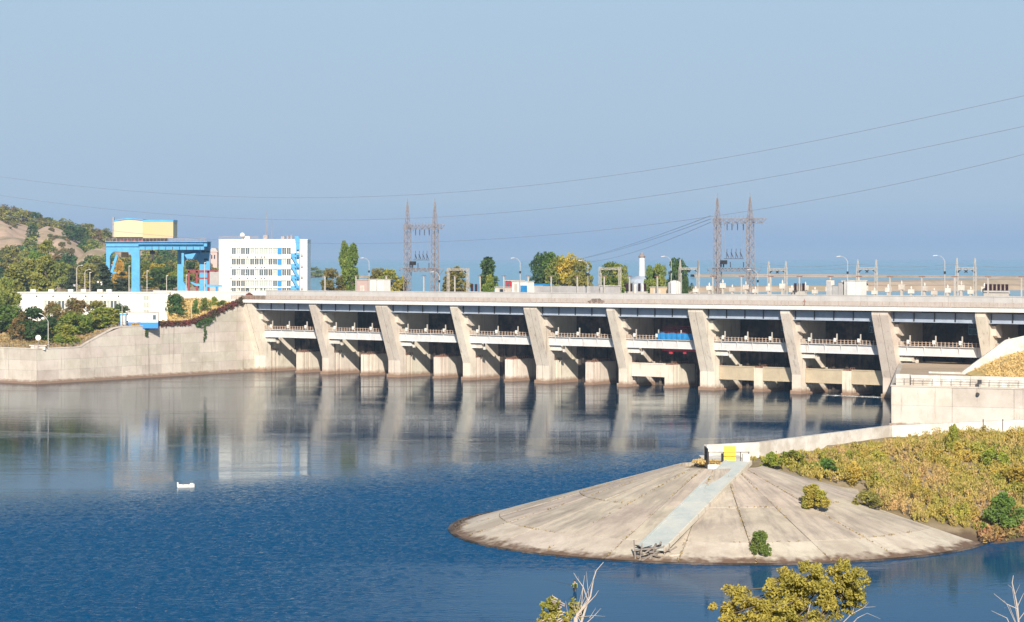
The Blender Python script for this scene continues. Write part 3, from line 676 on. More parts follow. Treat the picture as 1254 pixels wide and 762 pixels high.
for i, (px, vt, wp, b_, kd, lf, lab) in enumerate(BB):
    p = bank_pt(px, b_); top = ZD(vt, p.y); wd = wp / F * p.y
    tree('bush', lab, p, top - p.z, wd * 1.35, kd, lf, i % 4, 2600, .055, cat='bush')
for i, (px, vt, wp, b_, kd, lf, lab) in enumerate([
      (215, 362, 30, 12, 'bush', 'lf_dark', 'large dark green bush right of the blue and white hut'),
      (217, 360, 18, 22, 'bush', 'lf_brown', 'brown topped bush behind the large dark bush beside the hut'),
      (240, 367, 13, 10, 'bush', 'lf_green', 'small green bush on the grassy mound, right of the thin lamp post'),
      (251, 364, 15, 11, 'bush', 'lf_green', 'taller green bush on the grassy mound'),
      (262, 364, 13, 17, 'bush', 'lf_yg', 'pale green bush at the top of the grassy mound'),
      (272, 368, 14, 12, 'bush', 'lf_green', 'green bush on the mound nearest the red creeper')]):
    p = bank_pt(px, b_); top = ZD(vt, p.y)
    tree('bush', lab, p, max(1.5, top - p.z), wp / F * p.y * 1.1, kd, lf, i % 4, 1500, .06, cat='bush')
# trees on the plateau at left
for i, (px, vt, wp, D, kd, lf, lab) in enumerate([
      (18, 327, 26, 735, 'tall', 'lf_olive', 'columnar olive brown poplar at the left end of the white building'),
      (27, 334, 20, 790, 'pine', 'lf_pine', 'small dark spruce behind the left poplar'),
      (56, 295, 30, 790, 'pine', 'lf_olive', 'tall pointed olive conifer with golden left side, behind the white building'),
      (38, 318, 36, 800, 'round', 'lf_olive', 'golden green broad tree left of the tall pointed conifer'),
      (45, 308, 22, 850, 'round', 'lf_green', 'bright green tree behind the tall pointed conifer'),
      (88, 328, 16, 770, 'pine', 'lf_pine', 'slim dark spruce standing alone behind the white building'),
      (127, 322, 24, 770, 'pine', 'lf_pine', 'dark spruce left of the blue crane leg'),
      (149, 333, 20, 765, 'pine', 'lf_pine', 'dark spruce under the left arch of the blue crane'),
      (197, 328, 34, 860, 'round', 'lf_dark', 'dark tree seen under the blue crane girder'),
      (197, 323, 30, 900, 'round', 'lf_gold', 'golden topped tree seen under the blue crane girder'),
      (222, 322, 16, 880, 'round', 'lf_yg', 'yellow green tree right of the dark blue crane leg'),
      (145, 318, 14, 880, 'round', 'lf_gold', 'golden tree seen through the left arch of the crane'),
      (108, 325, 26, 900, 'round', 'lf_olive', 'pale olive tree between the two dark spruces'),
      (75, 322, 22, 900, 'round', 'lf_olive', 'pale green tree behind the slim dark spruce'),
      (10, 340, 24, 690, 'round', 'lf_olive', 'faded olive tree below the left poplar'),
      (176, 325, 26, 910, 'round', 'lf_green', 'mid green tree in the centre of the crane opening'),
      (248, 320, 20, 930, 'round', 'lf_brown', 'brownish tree between the crane and the office block'),
      (160, 322, 20, 930, 'round', 'lf_dark', 'grey green tree just right of the crane arch')]):
    z0 = G0 if D > 740 else 15.0
    tree('pine_tree' if kd == 'pine' else 'tree', lab, (XD(px, D), D, z0), ZD(vt, D) - z0, wp / F * D * 1.3, kd, lf, i % 5, 3000, .05)
# trees beyond the dam road
for i, (px, vt, wp, y, kd, lf, lab) in enumerate([
      (422, 301, 12, 40, 'tall', 'lf_green', 'left one of the twin tall green poplars'),
      (432, 302, 14, 42, 'tall', 'lf_green', 'right one of the twin tall green poplars'),
      (407, 330, 20, 34, 'round', 'lf_brown', 'low rust brown tree left of the twin poplars'),
      (463, 330, 22, 40, 'round', 'lf_olive', 'yellowish bush left part behind the first white hut'),
      (482, 330, 26, 38, 'round', 'lf_yg', 'broad yellow green tree left of the left pylon'),
      (559, 330, 26, 42, 'round', 'lf_olive', 'round olive brown tree right of the left pylon'),
      (598, 318, 18, 42, 'tall', 'lf_dark', 'dark egg-shaped tree standing alone'),
      (600, 338, 16, 34, 'bush', 'lf_yg', 'bright yellow green bush at the foot of the egg-shaped tree'),
      (662, 311, 20, 44, 'round', 'lf_dark', 'dark green tree at the left end of the big clump'),
      (675, 312, 20, 46, 'tall', 'lf_green', 'pointed green tree in the big clump'),
      (684, 318, 24, 42, 'round', 'lf_olive', 'olive tree in the middle of the big clump'),
      (697, 313, 24, 44, 'round', 'lf_gold', 'golden brown topped tree in the big clump'),
      (711, 319, 22, 42, 'round', 'lf_olive', 'greyish olive tree at the right end of the big clump'),
      (747, 322, 20, 44, 'round', 'lf_green', 'green tree left half of the pair right of the grey box'),
      (760, 324, 20, 42, 'round', 'lf_olive', 'olive tree right half of the pair left of the white tower'),
      (754, 342, 24, 36, 'bush', 'lf_yg', 'yellow bush under the pair of trees left of the white tower'),
      (797, 326, 12, 44, 'round', 'lf_green', 'narrow green tree just right of the white tower'),
      (808, 325, 15, 42, 'round', 'lf_green', 'green tree second right of the white tower'),
      (830, 318, 20, 44, 'round', 'lf_dark', 'dark green ragged tree beside the white round tank'),
      (841, 340, 12, 42, 'bush', 'lf_dark', 'low dark bush right of the ragged tree')]):
    p = dP(px, y, G0); tree('tree', lab, p, ZD(vt, p.y) - G0, wp / F * p.y * 1.4, kd, lf, i % 5, 3000, .05)

# ================================================================= LEFT BUILDINGS
# office block, facade square to the view at D=760
D = 760.0
t = thing('office_building', 'white five storey office block with blue outside stair and window bands beside the dam', 'building', (XD(268, D), D, G0), R(-1.0))
Wb = XD(376.5, D) - XD(268, D); Hb = ZD(294, D) - G0; sc1 = D / F
zz = lambda v: ZD(v, D) - G0
xx = lambda px: (px - 268) * sc1
rows_ = [(303.6, 311.8), (316.8, 324.6), (329.8, 338.0), (343.6, 351.0), (352.6, 357.5)]
b = MB()
X0, X1, X2 = xx(283.5), xx(356.5), Wb
b.box(0, X0, 0, 11, 0, Hb); b.box(X1, X2, 0, 11, 0, Hb); b.box(X0, X1, .5, 11, 0, Hb)
edges = [zz(293)] + [zz(v) for r_ in rows_ for v in r_] + [0]
edges[0] = Hb
for k in range(0, len(edges) - 1, 2): b.box(X0, X1, 0, .5, edges[k+1], edges[k])
b.build('wall', M['white'], t)
nW = 13
for ri, (va, vb) in enumerate(rows_):
    for k in range(nW):
        a = X0 + (X1 - X0) * k / nW; c = X0 + (X1 - X0) * (k + 1) / nW
        zt, zb = zz(va), zz(vb)
        if k == 10: MB().box(a + .1, c - .1, -.06, .45, zb, zt).build('blue_panel', M['blue_dk'], t); continue
        fr = MB(); fr.box(a, a + .12, .18, .42, zb, zt).box(c - .12, c, .18, .42, zb, zt).box(a + .12, c - .12, .18, .42, zt - .1, zt).box(a + .12, c - .12, .18, .42, zb, zb + .1)
        mid_ = (a + c) / 2; fr.box(mid_ - .05, mid_ + .05, .2, .4, zb + .14, zt - .14)
        f = fr.build('window', M['white'], t)
        cur = (k in (4, 5, 6, 7, 8) and ri in (0, 3, 4)) or (k + 2 * ri) % 4 == 1
        MB().box(a + .12, c - .12, .34, .48, zb + .14, zt - .14).build('pane', M['curtain'] if cur else M['glass'], f)
for ri in range(4):
    for px in (283, 293, 303, 313, 320, 324): MB().box(xx(px) - .15, xx(px) + .15, -.25, 0, zz(rows_[ri][1]) - 1.0, zz(rows_[ri][1]) - .6).build('wall_lamp', M['dark_steel'], t)
rf = MB().box(-.15, Wb + .15, -.15, 11.15, Hb, Hb + .25).build('roof', M['white'], t)
b = MB()
for k in range(22): b.box(k * .62, k * .62 + .07, .3, .37, Hb + .25, Hb + 1.25)
b.box(0, 13.1, .3, .37, Hb + 1.15, Hb + 1.25); b.box(0, 13.1, .3, .37, Hb + .7, Hb + .78); b.build('roof_railing', M['galv'], rf)
MB().box(7.3, 10.0, 2, 5, Hb + .25, Hb + 1.3).build('roof_hut', M['white'], rf)
MB().box(14.5, 16.0, 2, 4, Hb + .25, Hb + 1.7).box(20.5, 21.6, 2, 4, Hb + .25, Hb + 1.2).box(22.4, 23, 2, 3, Hb + .25, Hb + 1.4).box(23.6, 24.2, 2, 3, Hb + .25, Hb + 1.6).build('vent', M['galv'], rf)
b = MB()
for (px, vt, th) in ((325, 257, .16), (331, 266, .22)):
    b.tube([(xx(px), 4, Hb), (xx(px), 4, ZD(vt, D) - G0)], [th, .05], 6)
for k in range(8): b.bar((xx(325) - .5, 4, Hb + 1.2 + k * 1.05), (xx(325) + .5, 4, Hb + 1.6 + k * 1.05), .06)
b.build('antenna', M['galv'], rf)
b = MB(); sx0, sx1 = xx(362.5), xx(368)          # blue stair: flights and landings clinging to the facade
b.box(sx0 + .4, sx1, -1.1, -.9, 0, 0.01)
for px in (363.5, 367.3): b.box(xx(px) - .1, xx(px) + .1, -1.25, -1.1, 0, Hb + .6)
for k, v in enumerate((311, 316, 329.5, 343)): pass
for k, v in enumerate((314.5, 327.5, 341.0, 354.5)):
    z = zz(v); b.box(xx(356.8), xx(367.6), -1.3, -.02, z - .14, z); b.box(xx(356.8), xx(363.5), -1.34, -1.26, z, z + 1.15)
    b.prism([(xx(357.5), z), (xx(361), z), (xx(367.5), z - 3.4), (xx(364.6), z - 3.4)], -1.22, -.12, 'y')
    b.box(xx(361.5), xx(367.6), -1.34, -1.26, z + .5, z + 1.3)
b.prism([(xx(361.5), Hb + 1.2), (xx(366.5), Hb + 1.2), (xx(367.5), Hb - 3.2), (xx(364), Hb - 3.2)], -1.2, -.1, 'y')
b.build('stair', M['blue'], t)
b = MB()
for v in (314, 327.5, 341, 354.5): b.box(xx(369), xx(371), -.5, -.02, zz(v), zz(v) + .7)
b.build('wall_unit', M['galv'], t)
put('satellite_dish', MB().tube([(xx(296.5), 1, Hb + .3), (xx(296.5), 1, Hb + 1.4)], [.08, .08], 6).tube([(xx(296.5), .6, Hb + 1.7), (xx(296.5), .9, Hb + 1.7)], [.75, .2], 12).mesh('dish', M['white']), t)
# long low white building
D = 705.0; z0 = 14.6
t = thing('low_building', 'long low white building with a band of windows and flat grey roof behind the bushes', 'building', (XD(20, D), D, z0), R(0.6))
s1 = D / F; L1 = (207 - 20) * s1; H1 = ZD(359, D) - z0
zf = lambda v: ZD(v, D) - z0
xf = lambda px: (px - 20) * s1
b = MB(); wa, wb_, wt, wbm = xf(53), xf(147), zf(368), zf(379)
b.box(0, wa, 0, 12, 0, H1).box(wb_, L1, 0, 12, 0, H1).box(wa, wb_, .4, 12, 0, H1).box(wa, wb_, 0, .4, wt, H1).box(wa, wb_, 0, .4, 0, wbm); b.build('wall', M['white'], t)
rf = MB().box(-.25, L1 + .2, -.3, 12.2, H1, H1 + .3).build('roof', M['white_conc'], t)
for px in (38, 60, 84, 100, 120, 131): MB().box(xf(px) - .8, xf(px) + .8, 3, 5, H1 + .3, H1 + 1.1).build('roof_vent', M['white_conc'], rf)
n = 22
for k in range(n):
    a = wa + (wb_ - wa) * k / n; c = wa + (wb_ - wa) * (k + 1) / n
    f = MB().box(a, a + .22, .12, .36, wbm, wt).box(a + .22, c, .12, .36, wt - .15, wt).box(a + .22, c, .12, .36, wbm, wbm + .15).build('window', M['white'], t)
    MB().box(a + .22, c, .26, .39, wbm + .15, wt - .15).build('pane', M['glass'] if k % 3 else M['curtain'], f)
for px in (177, 180.5):
    for (a, b_) in ((362, 368), (370, 377), (379, 384)):
        f = MB().box(xf(px) - .45, xf(px) + .45, -.06, .0, zf(b_), zf(a)).build('window', M['white_conc'], t)
        MB().box(xf(px) - .36, xf(px) + .36, -.09, -.055, zf(b_) + .1, zf(a) - .1).build('pane', M['curtain'], f)
for px in (45, 65, 85, 105, 125, 145): MB().tube([(xf(px), -.02, H1 - .9), (xf(px), -.35, H1 - 1.0)], .22, 6).build('wall_lamp', M['dark_steel'], t)
# white wall joining the low building and the dam road
D1, D2 = 712, 688
q0, q1 = Vector((XD(188, D1), D1, 0)), Vector((XD(306, D2), D2, 0)); ang = math.atan2(q1.y - q0.y, q1.x - q0.x)
t = thing('white_wall', 'plain white wall between the low building and the red creeper, above the grassy mound', 'wall', (q0.x, q0.y, 18.0), ang)
LW = (q1 - q0).length; n = 8
for k in range(n): MB().box(LW*k/n + .02, LW*(k+1)/n - .02, 0, .4, 0, ZD(357.5, 700) - 18).build('wall_panel', M['white'], t)
MB().box(-.1, LW + .1, -.1, .5, ZD(357.5, 700) - 18.0, ZD(357.5, 700) - 17.75).build('coping', M['white'], t)
t = thing('entrance_block', 'white block with a brown roof edge at the right end of the low building', 'building', (XD(186, 708), 708, 14.6), 0)
MB().box(0, 7.2, 0, 8, 0, ZD(368, 708) - 14.6).build('wall', M['white'], t)
MB().box(-.2, 8.4, -.9, 8, ZD(368, 708) - 14.6, ZD(366, 708) - 14.6).build('roof', M['maroon'], t)
# blue and white hut on the wall
p = bank_pt(157, 4.0); D = p.y; s1 = D / F; w_ = 36 * s1
t = thing('guard_hut', 'small white hut with a blue lower half standing on the retaining wall', 'hut', (p.x, p.y, p.z), R(6))
h = ZD(383, D) - p.z; hb = ZD(395, D) - p.z
MB().box(0, w_, 0, 4, hb, h).build('upper_wall', M['white'], t)
MB().box(-.04, w_ + .04, -.04, 4.04, -.3, hb).build('lower_wall', M['blue_dk'], t)
MB().box(-.2, w_ + .2, -.25, 4.2, h, h + .18).build('roof', M['white_conc'], t)
for a, c in ((30/36, 33.5/36),):
    f = MB().box(w_*a - .1, w_*c + .1, -.07, 0, hb + .7, h - .6).build('window', M['white_conc'], t)
    MB().box(w_*a, w_*c, -.1, -.06, hb + .8, h - .7).build('pane', M['glass'], f)
MB().box(w_*.62, w_*.66, -.05, 0, hb, h).box(w_*.3, w_*.34, -.05, 0, hb, h).build('batten', M['white_conc'], t)
p = bank_pt(151, 3.0)
t = thing('kiosk', 'narrow pale blue cabinet with a dish, just left of the blue and white hut', 'cabinet', (p.x - .2, p.y, p.z))
MB().box(-.7, .9, 0, 1.5, 0, 3.9).build('body', M['blue'], t); MB().box(-.5, .7, -.05, 0, .3, 3.4).build('door', M['white_conc'], t); MB().box(-.8, 1.0, -.1, 1.6, 3.9, 4.05).build('roof', M['white'], t)
p = bank_pt(166, 1.6)
t = thing('flower_clump', 'small orange bush at the foot of the blue hut wall', 'bush', p)
put('crown', tris('crown', leaves(blob_points(500, [(0, 0, .5, 1.3, .5, .7)], .3), .3), M['lf_gold']), t)
# lookout post with white dish on the low wall
p = bank_pt(47, 1.6)
t = thing('dish_post', 'small grey platform with a white round dish on the low left wall', 'antenna', p)
MB().box(-1.9, 2.0, -.6, .9, 0, 1.1).box(-2.3, 2.4, -.9, 1.1, 1.1, 1.3).build('platform', M['white_conc'], t)
MB().tube([(0, 0, 1.3), (0, 0, 3.1)], .08, 6).build('pole', M['galv'], t)
MB().tube([(0, -.25, 3.3), (0, -.1, 3.3), (0, .05, 3.3)], [.75, .55, .1], 16).build('dish', M['white'], t)

# ================================================================= GANTRY CRANE
D = 800.0; s1 = D / F; zc = ZD(356, D)
t = thing('gantry_crane', 'huge light blue gantry crane with a cream yellow machine house on top', 'crane', (XD(130, D), D, G0), R(0))
X = lambda px: (px - 130) * s1
Z = lambda v: ZD(v, D) - G0
def arch_frame(xa, xb, xc, xd, ztop, zarch, zbot, y0, y1):
    # two legs (xa..xb, xc..xd) joined by a deep beam with rounded corners
    pts = [(xa, zbot + 0), (xa - 0, ztop), (xd, ztop), (xd, zbot), (xc, zbot)]
    r = min((xc - xb) * .42, 2.2); pts.append((xc, zarch - r))
    for k in range(1, 6): a = k / 6 * math.pi / 2; pts.append((xc - r + r * math.cos(a), zarch - r + r * math.sin(a)))
    for k in range(0, 6): a = math.pi / 2 + k / 6 * math.pi / 2; pts.append((xb + r + r * math.cos(a), zarch - r + r * math.sin(a)))
    pts += [(xb, zarch - r), (xb, zbot)]
    return MB().prism(pts, y0, y1, 'y')
f1 = arch_frame(X(130), X(134.5), X(161), X(171), Z(296), Z(308), Z(357), 0, 1.6).build('end_frame', M['blue'], t)
MB().prism([(X(160), 0), (X(172), 0), (X(171), 3), (X(163), 5)], -.6, 2.2, 'y').build('foot', M['blue'], f1)
MB().bar((X(133), .8, Z(345)), (X(143), .8, Z(312)), .9).bar((X(133), .8, Z(334)), (X(142), .8, Z(334)), .6).build('brace', M['blue'], f1)
b = MB()
for px, v in ((129.8, 300), (141.5, 300.2), (151, 300.2)): b.box(X(px) - .3, X(px) + .3, -.06, .0, Z(v) - .3, Z(v) + .3)
b.build('hatch', M['dark_steel'], f1)
f2 = arch_frame(X(212.5), X(220), X(240), X(253), Z(296), Z(317), Z(357), 9.0, 10.4).build('end_frame', M['blue'], t)
MB().prism([(X(212), 0), (X(229), 0), (X(220), Z(345))], 8.4, 11.0, 'y').build('foot', M['blue'], f2)
b = MB()
for px, v in ((248, 318), (245, 308), (250.5, 308)): b.box(X(px) - .7, X(px) + .7, 8.9, 9.0, Z(v) - .35, Z(v) + .35)
b.build('hatch', M['dark_steel'], f2)
# far legs of the portals behind
b = MB().box(X(222), X(225), 0.4, 1.6, Z(327), Z(310)).prism([(X(226), Z(312)), (X(240), Z(310)), (X(236), Z(317)), (X(229), Z(317))], -.4, 9, 'y')
b.build('knee_brace', M['blue'], f2)
# girders along the top
g1 = MB().box(X(130), X(253.5), -.5, 1.7, Z(302), Z(296)).box(X(170), X(250), -1.7, -.5, Z(299.4), Z(298.2)).box(X(171), X(250), -.35, 1.5, Z(306), Z(302)).build('girder', M['blue'], t)
b = MB()
for k in range(9): b.box(X(178 + k * 8.4) - .1, X(178 + k * 8.4) + .1, -.5, -.35, Z(306), Z(302))
b.build('stiffener', M['dark_steel'], g1)
g2 = MB().box(X(130), X(253.5), 8.5, 10.5, Z(305), Z(296)).build('girder', M['blue'], t)
MB().box(X(129.5), X(254), -1.4, 11, Z(296.6), Z(295.8)).build('deck', M['blue'], t)
b = MB()
for k in range(28): b.bar((X(130) + k * 1.28, -1.3, Z(295.8)), (X(130) + k * 1.28, -1.3, Z(292)), .1)
for v in (292, 294): b.bar((X(130), -1.3, Z(v)), (X(253), -1.3, Z(v)), .09)
b.build('railing', M['galv'], t)
tr = MB().box(X(142), X(175), 1, 9, Z(295.8), Z(290.6)).box(X(176), X(202), 1.4, 8, Z(295.0), Z(292)).build('trolley', M['maroon'], t)
b = MB()
for px in (145, 152, 160, 168): b.box(X(px) - .5, X(px) + .5, .6, 1.0, Z(295.8), Z(293.8))
b.build('wheel', M['dark_steel'], tr)
hs = MB().box(X(139), X(175.5), -.6, 9.5, Z(290.5), Z(271.2)).prism([(X(139), Z(271.2)), (X(157), Z(268.6)), (X(175.5), Z(271.2))], -.55, 9.4, 'y')
h1 = hs.build('machine_house', M['cream'], t)
MB().prism([(X(139.5), Z(271.2)), (X(157), Z(268.6)), (X(175.5), Z(269.8)), (X(175.5), Z(268.6)), (X(157), Z(267.0)), (X(141), Z(269.6))], -.9, 9.9, 'y').build('roof', M['blue'], h1)
h2 = MB().box(X(175.52), X(212.5), -.9, 9.0, Z(291.6), Z(271.8)).build('machine_house', M['yellow'], t); h2['label'] = 'deeper yellow right hand machine house'
MB().box(X(175.4), X(212.8), -1.0, 9.1, Z(271.8), Z(269.4)).build('roof', M['blue'], h2)
for hh, a, c, yf in ((h1, 139, 175.5, -.6), (h2, 175.5, 212.5, -.9)):
    b = MB(); n = 14
    for k in range(n + 1):
        x = X(a) + (X(c) - X(a)) * k / n; b.box(x - .04, x + .04, yf - .07, yf, Z(290.3), Z(272))
    b.build('cladding_rib', M['yellow'] if hh is h2 else M['cream'], hh)
MB().box(X(138.2), X(140), -.8, .5, Z(290.5), Z(266)).build('ladder_cage', M['galv'], t)
hk = MB().bar((X(185), 3, Z(307)), (X(185), 3, Z(296)), .3).box(X(182), X(188), 2.4, 3.6, Z(311), Z(307)).box(X(184), X(186.4), 2.6, 3.4, Z(317.5), Z(311)).build('hook_block', M['dark_steel'], t)
hk2 = MB().box(X(146), X(154), 4, 6, Z(316), Z(309)).build('grab', M['yellow'], t)
# maroon lifting beam stand and blue ramp beside the office block
t = thing('lifting_frame', 'dark red steel frame stand between the blue crane and the office block', 'steel frame', (XD(230, 780), 780, G0))
b = MB(); s2 = 780 / F
for px in (231, 241, 255, 264):
    b.box((px - 230)*s2 - .35, (px - 230)*s2 + .35, 0, .7, 0, ZD(332, 780) - G0)
b.box(0, 38*s2, 0, .8, ZD(334, 780) - G0, ZD(331, 780) - G0).box(3, 36*s2, .1, .7, ZD(342, 780) - G0, ZD(340, 780) - G0); b.build('frame', M['maroon'], t)
MB().box(27*s2, 38*s2, -.6, 3, 0, ZD(333, 780) - G0).build('grey_panel', M['grey'], t)
t = thing('blue_walkway', 'bright blue curved walkway beam in front of the dark red frame', 'walkway', (XD(233, 745), 745, G0)); s2 = 745 / F
pts = [(0, ZD(346, 745) - G0), (1.5, ZD(350, 745) - G0), (6, ZD(351.5, 745) - G0), (38*s2, ZD(351.5, 745) - G0), (38*s2, ZD(349.2, 745) - G0), (7, ZD(349, 745) - G0), (2, ZD(347.5, 745) - G0), (.5, ZD(345.4, 745) - G0)]
MB().prism(pts, 0, 1.5, 'y').build('beam', M['blue'], t); MB().box(16*s2, 17.5*s2, .2, 1.2, 0, ZD(351, 745) - G0).box(31*s2, 33*s2, .2, 1.2, 0, ZD(351, 745) - G0).build('support', M['blue_dk'], t)

# small far town items behind the crane: pink and white houses beyond the trees
for i, (px, vt, vb, wp, D, mt, lab) in enumerate([(256, 304, 313, 10, 1120, 'pink', 'small faded pink house on the far slope left of the office block'),
                                  (246, 308, 316, 9, 1050, 'grey', 'small grey house on the far slope, beside the pale house'),
                                  (84, 338, 347, 14, 950, 'grey', 'low grey shed between spruces left of the crane'),
                                  (118, 334, 345, 12, 930, 'white', 'small white shed partly hidden beside the spruce left of the crane')]):
    zb = ZD(vb, D) - 6; t = thing('house', lab, 'house', (XD(px, D), D, zb)); w_ = wp/F*D; h = ZD(vt, D) - zb
    MB().box(0, w_, 0, 8, 0, h * .8).build('wall', M[mt], t)
    MB().prism([(-.4, h*.8), (w_ + .4, h*.8), (w_*.8, h), (w_*.2, h)], -.3, 8.3, 'y').build('roof', M['grey'], t)
    for k in range(2):
        MB().box(w_*(.25 + .35*k), w_*(.4 + .35*k), -.08, 0, h*.45, h*.65).build('window', M['glass_dk'], t)

# ================================================================= HILL
HX = np.array([-420, -200, -60, 0, 30, 60, 90, 110, 130, 160, 200, 240, 275, 300, 320, 330])
HVv = np.array([245, 245, 252, 262, 270, 282, 286, 290, 297, 303, 309, 315, 322, 333, 342, 347])
DB, DT = 1130.0, 1750.0
pxs = np.linspace(-330, 330, 110); ts = np.linspace(0, 1, 60)
P = np.zeros((62, 110, 3))
def hill_pt(px, tt):
    D = DB + (DT - DB) * tt
    zr = CZ - (np.interp(px, HX, HVv) - HV) / F * DT; z0 = G0 - 1.0
    x = XD(px, D); g = smooth_noise(np.asarray(x), np.asarray(D * .35), .012, 5)
    rdg = np.abs(smooth_noise(np.asarray(x) + D * .25, np.asarray(D * .12), .011, 9))
    prof = tt ** .85
    z = z0 + (zr - z0) * prof + (rdg * 24 - 6 + g * 6) * np.sin(np.pi * np.clip(tt, 0, 1)) ** .8 * np.clip((zr - z0) / 30, 0, 1)
    return x, D, z
for i in range(60):
    x, D, z = hill_pt(pxs, ts[i]); P[i] = np.stack([x, np.full_like(x, D), z], -1)
for i, (dd, dzz) in enumerate(((120, -8), (420, -55))):
    P[60 + i] = P[59]; P[60 + i, :, 1] += dd; P[60 + i, :, 2] += dzz
tag(put('hill', gridmesh('hill', P, M['hill'])), kind='structure')
hn = 0
hl = []
r2 = random.Random(11)
kinds = [('lf_dark', 'dark green'), ('lf_olive', 'olive'), ('lf_brown', 'rust brown'), ('lf_olive', 'brownish olive'), ('lf_olive', 'faded olive'), ('lf_dark', 'deep green')]
while len(hl) < 165:
    px = r2.uniform(-20, 268); tt = r2.random()
    g = math.sin(px * .09 + tt * 7) + math.sin(px * .045 - tt * 5 + 1.0)
    if tt < .30 or tt > .88 or g > .55:
        hl.append((px, tt if tt < .30 else (min(1, tt)), r2.choice(kinds), r2.uniform(.7, 1.35)))
hl.sort(key=lambda a: a[0])
for k, (px, tt, (lf, word), sc0) in enumerate(hl):
    x, D, z = hill_pt(px, tt); h = 8.6 * sc0
    where = 'low on the sandy slope' if tt < .30 else ('on the hill ridge' if tt > .86 else 'half way up the sandy hill')
    zone = 'at the left edge' if px < 25 else ('above the tall pointed conifer' if px < 80 else ('just left of the crane' if px < 130 else ('behind the crane' if px < 215 else 'between crane and office block')))
    tree('tree', f'{word} tree {where}, {zone}', (float(x), D, float(z) - .5), h, h * r2.uniform(.9, 1.35), 'round', lf, k % 5, 700, .085, group='trees on the sandy hill')
# closed wood along the ridge top reads as one mass
pts = []
for k in range(420):
    px = r2.uniform(-330, 285); tt = r2.uniform(.93, 1.04) if px > -20 else r2.uniform(.3, 1.0)
    x, D, z = hill_pt(px, min(tt, 1)); s = r2.uniform(2.5, 4.6); pts.append((float(x), D + (tt - 1) * 300 if tt > 1 else D, float(z) + s * .8, s, s, s * 1.05))
tag(put('ridge_wood', tris('ridge_wood', leaves(blob_points(60000, pts, .6), 1.0), leafmat('ridge_leaves', (0.045, 0.065, 0.03), (0.10, 0.085, 0.04), (0.16, 0.09, 0.045), 0.0, .06))), kind='stuff')
# low scrub on the slope
pts = []
for k in range(1100):
    px = r2.uniform(-100, 290); tt = r2.uniform(.02, .9)
    if math.sin(px * .13 + tt * 9) + math.sin(px * .06 - tt * 6) < .5: continue
    x, D, z = hill_pt(px, tt); s = r2.uniform(.8, 2.2); pts.append((float(x), D, float(z) + s * .3, s, s, s * .7))
tag(put('hill_scrub', tris('hill_scrub', leaves(blob_points(40000, pts, .5), .8), leafmat('hill_scrub_leaves', (0.09, 0.085, 0.035), (0.17, 0.11, 0.055), (0.06, 0.075, 0.03), 0.0, .08))), kind='stuff')

# far sandbanks and moles in the reservoir
def bank_strip(name, pts, h, wd, m):
    """low mound along a line; pts (px, v) on the reservoir's surface"""
    P = []
    for px, v in pts:
        q = PZ(px, v, RES); P.append([(q.x, q.y - wd/2, RES - 1), (q.x, q.y - wd/3, RES + h), (q.x, q.y + wd/3, RES + h), (q.x, q.y + wd/2, RES - 1)])
    A = np.array(P).transpose(1, 0, 2); return tag(put(name, gridmesh(name, A, m, False)), kind='structure')
bank_strip('sandbank', [(848, 339), (900, 338.6), (950, 338.8), (1010, 339), (1080, 339.5), (1160, 340.5), (1300, 342)], 2.2, 60, M['sand'])
bank_strip('shoal', [(1050, 352), (1100, 351), (1160, 349.5), (1254, 348), (1330, 347)], 3.4, 110, M['sand'])
bank_strip('shore', [(700, 357.5), (820, 358), (900, 357), (960, 356), (1050, 355.5), (1160, 355), (1330, 354)], 2.6, 70, M['sand'])
bank_strip('islet', [(378, 341), (392, 339), (410, 339), (436, 340), (470, 341)], 2, 60, M['sand'])
for i, (px, v, D, wp) in enumerate([(384, 328, 2100, 26), (404, 334, 2000, 14)]):
    tree('tree', ['pale hazy tree far out on the reservoir mole right of the office block', 'small hazy bush far out on the mole by the twin poplars'][i], (XD(px, D), D, RES), ZD(v, D) - RES, wp/F*D, 'round', 'lf_olive', i, 1500, .06)
# far water tower / monument
p = dP(786, 46, G0); t = thing('monument_tower', 'slender white tower rising from a round grey dome beyond the dam road', 'tower', p)
s1 = p.y / F; top = ZD(309, p.y) - G0; zb = ZD(338, p.y) - G0
MB().tube([(0, 0, zb), (0, 0, top - 1.6)], [.9, .8], 14).build('shaft', M['white'], t)
MB().tube([(0, 0, top - 1.6), (0, 0, top - 1.2), (0, 0, top - .6), (0, 0, top)], [.85, 1.05, .55, .12], 12).build('lantern', M['galv'], t)
MB().tube([(0, 0, 0), (0, 0, zb - 1.6), (0, 0, zb - .9), (0, 0, zb - .2), (0, 0, zb)], [3.9, 4.1, 3.4, 2.0, 1.0], 20).build('dome', M['girder'], t)
for k in range(-3, 4): MB().box(k * 1.05 - .25, k * 1.05 + .25, -4.35 + abs(k)*.28, -3.6, 0.6, zb - 2.4).build('column', M['dark_steel'] if k % 2 else M['white_conc'], t)

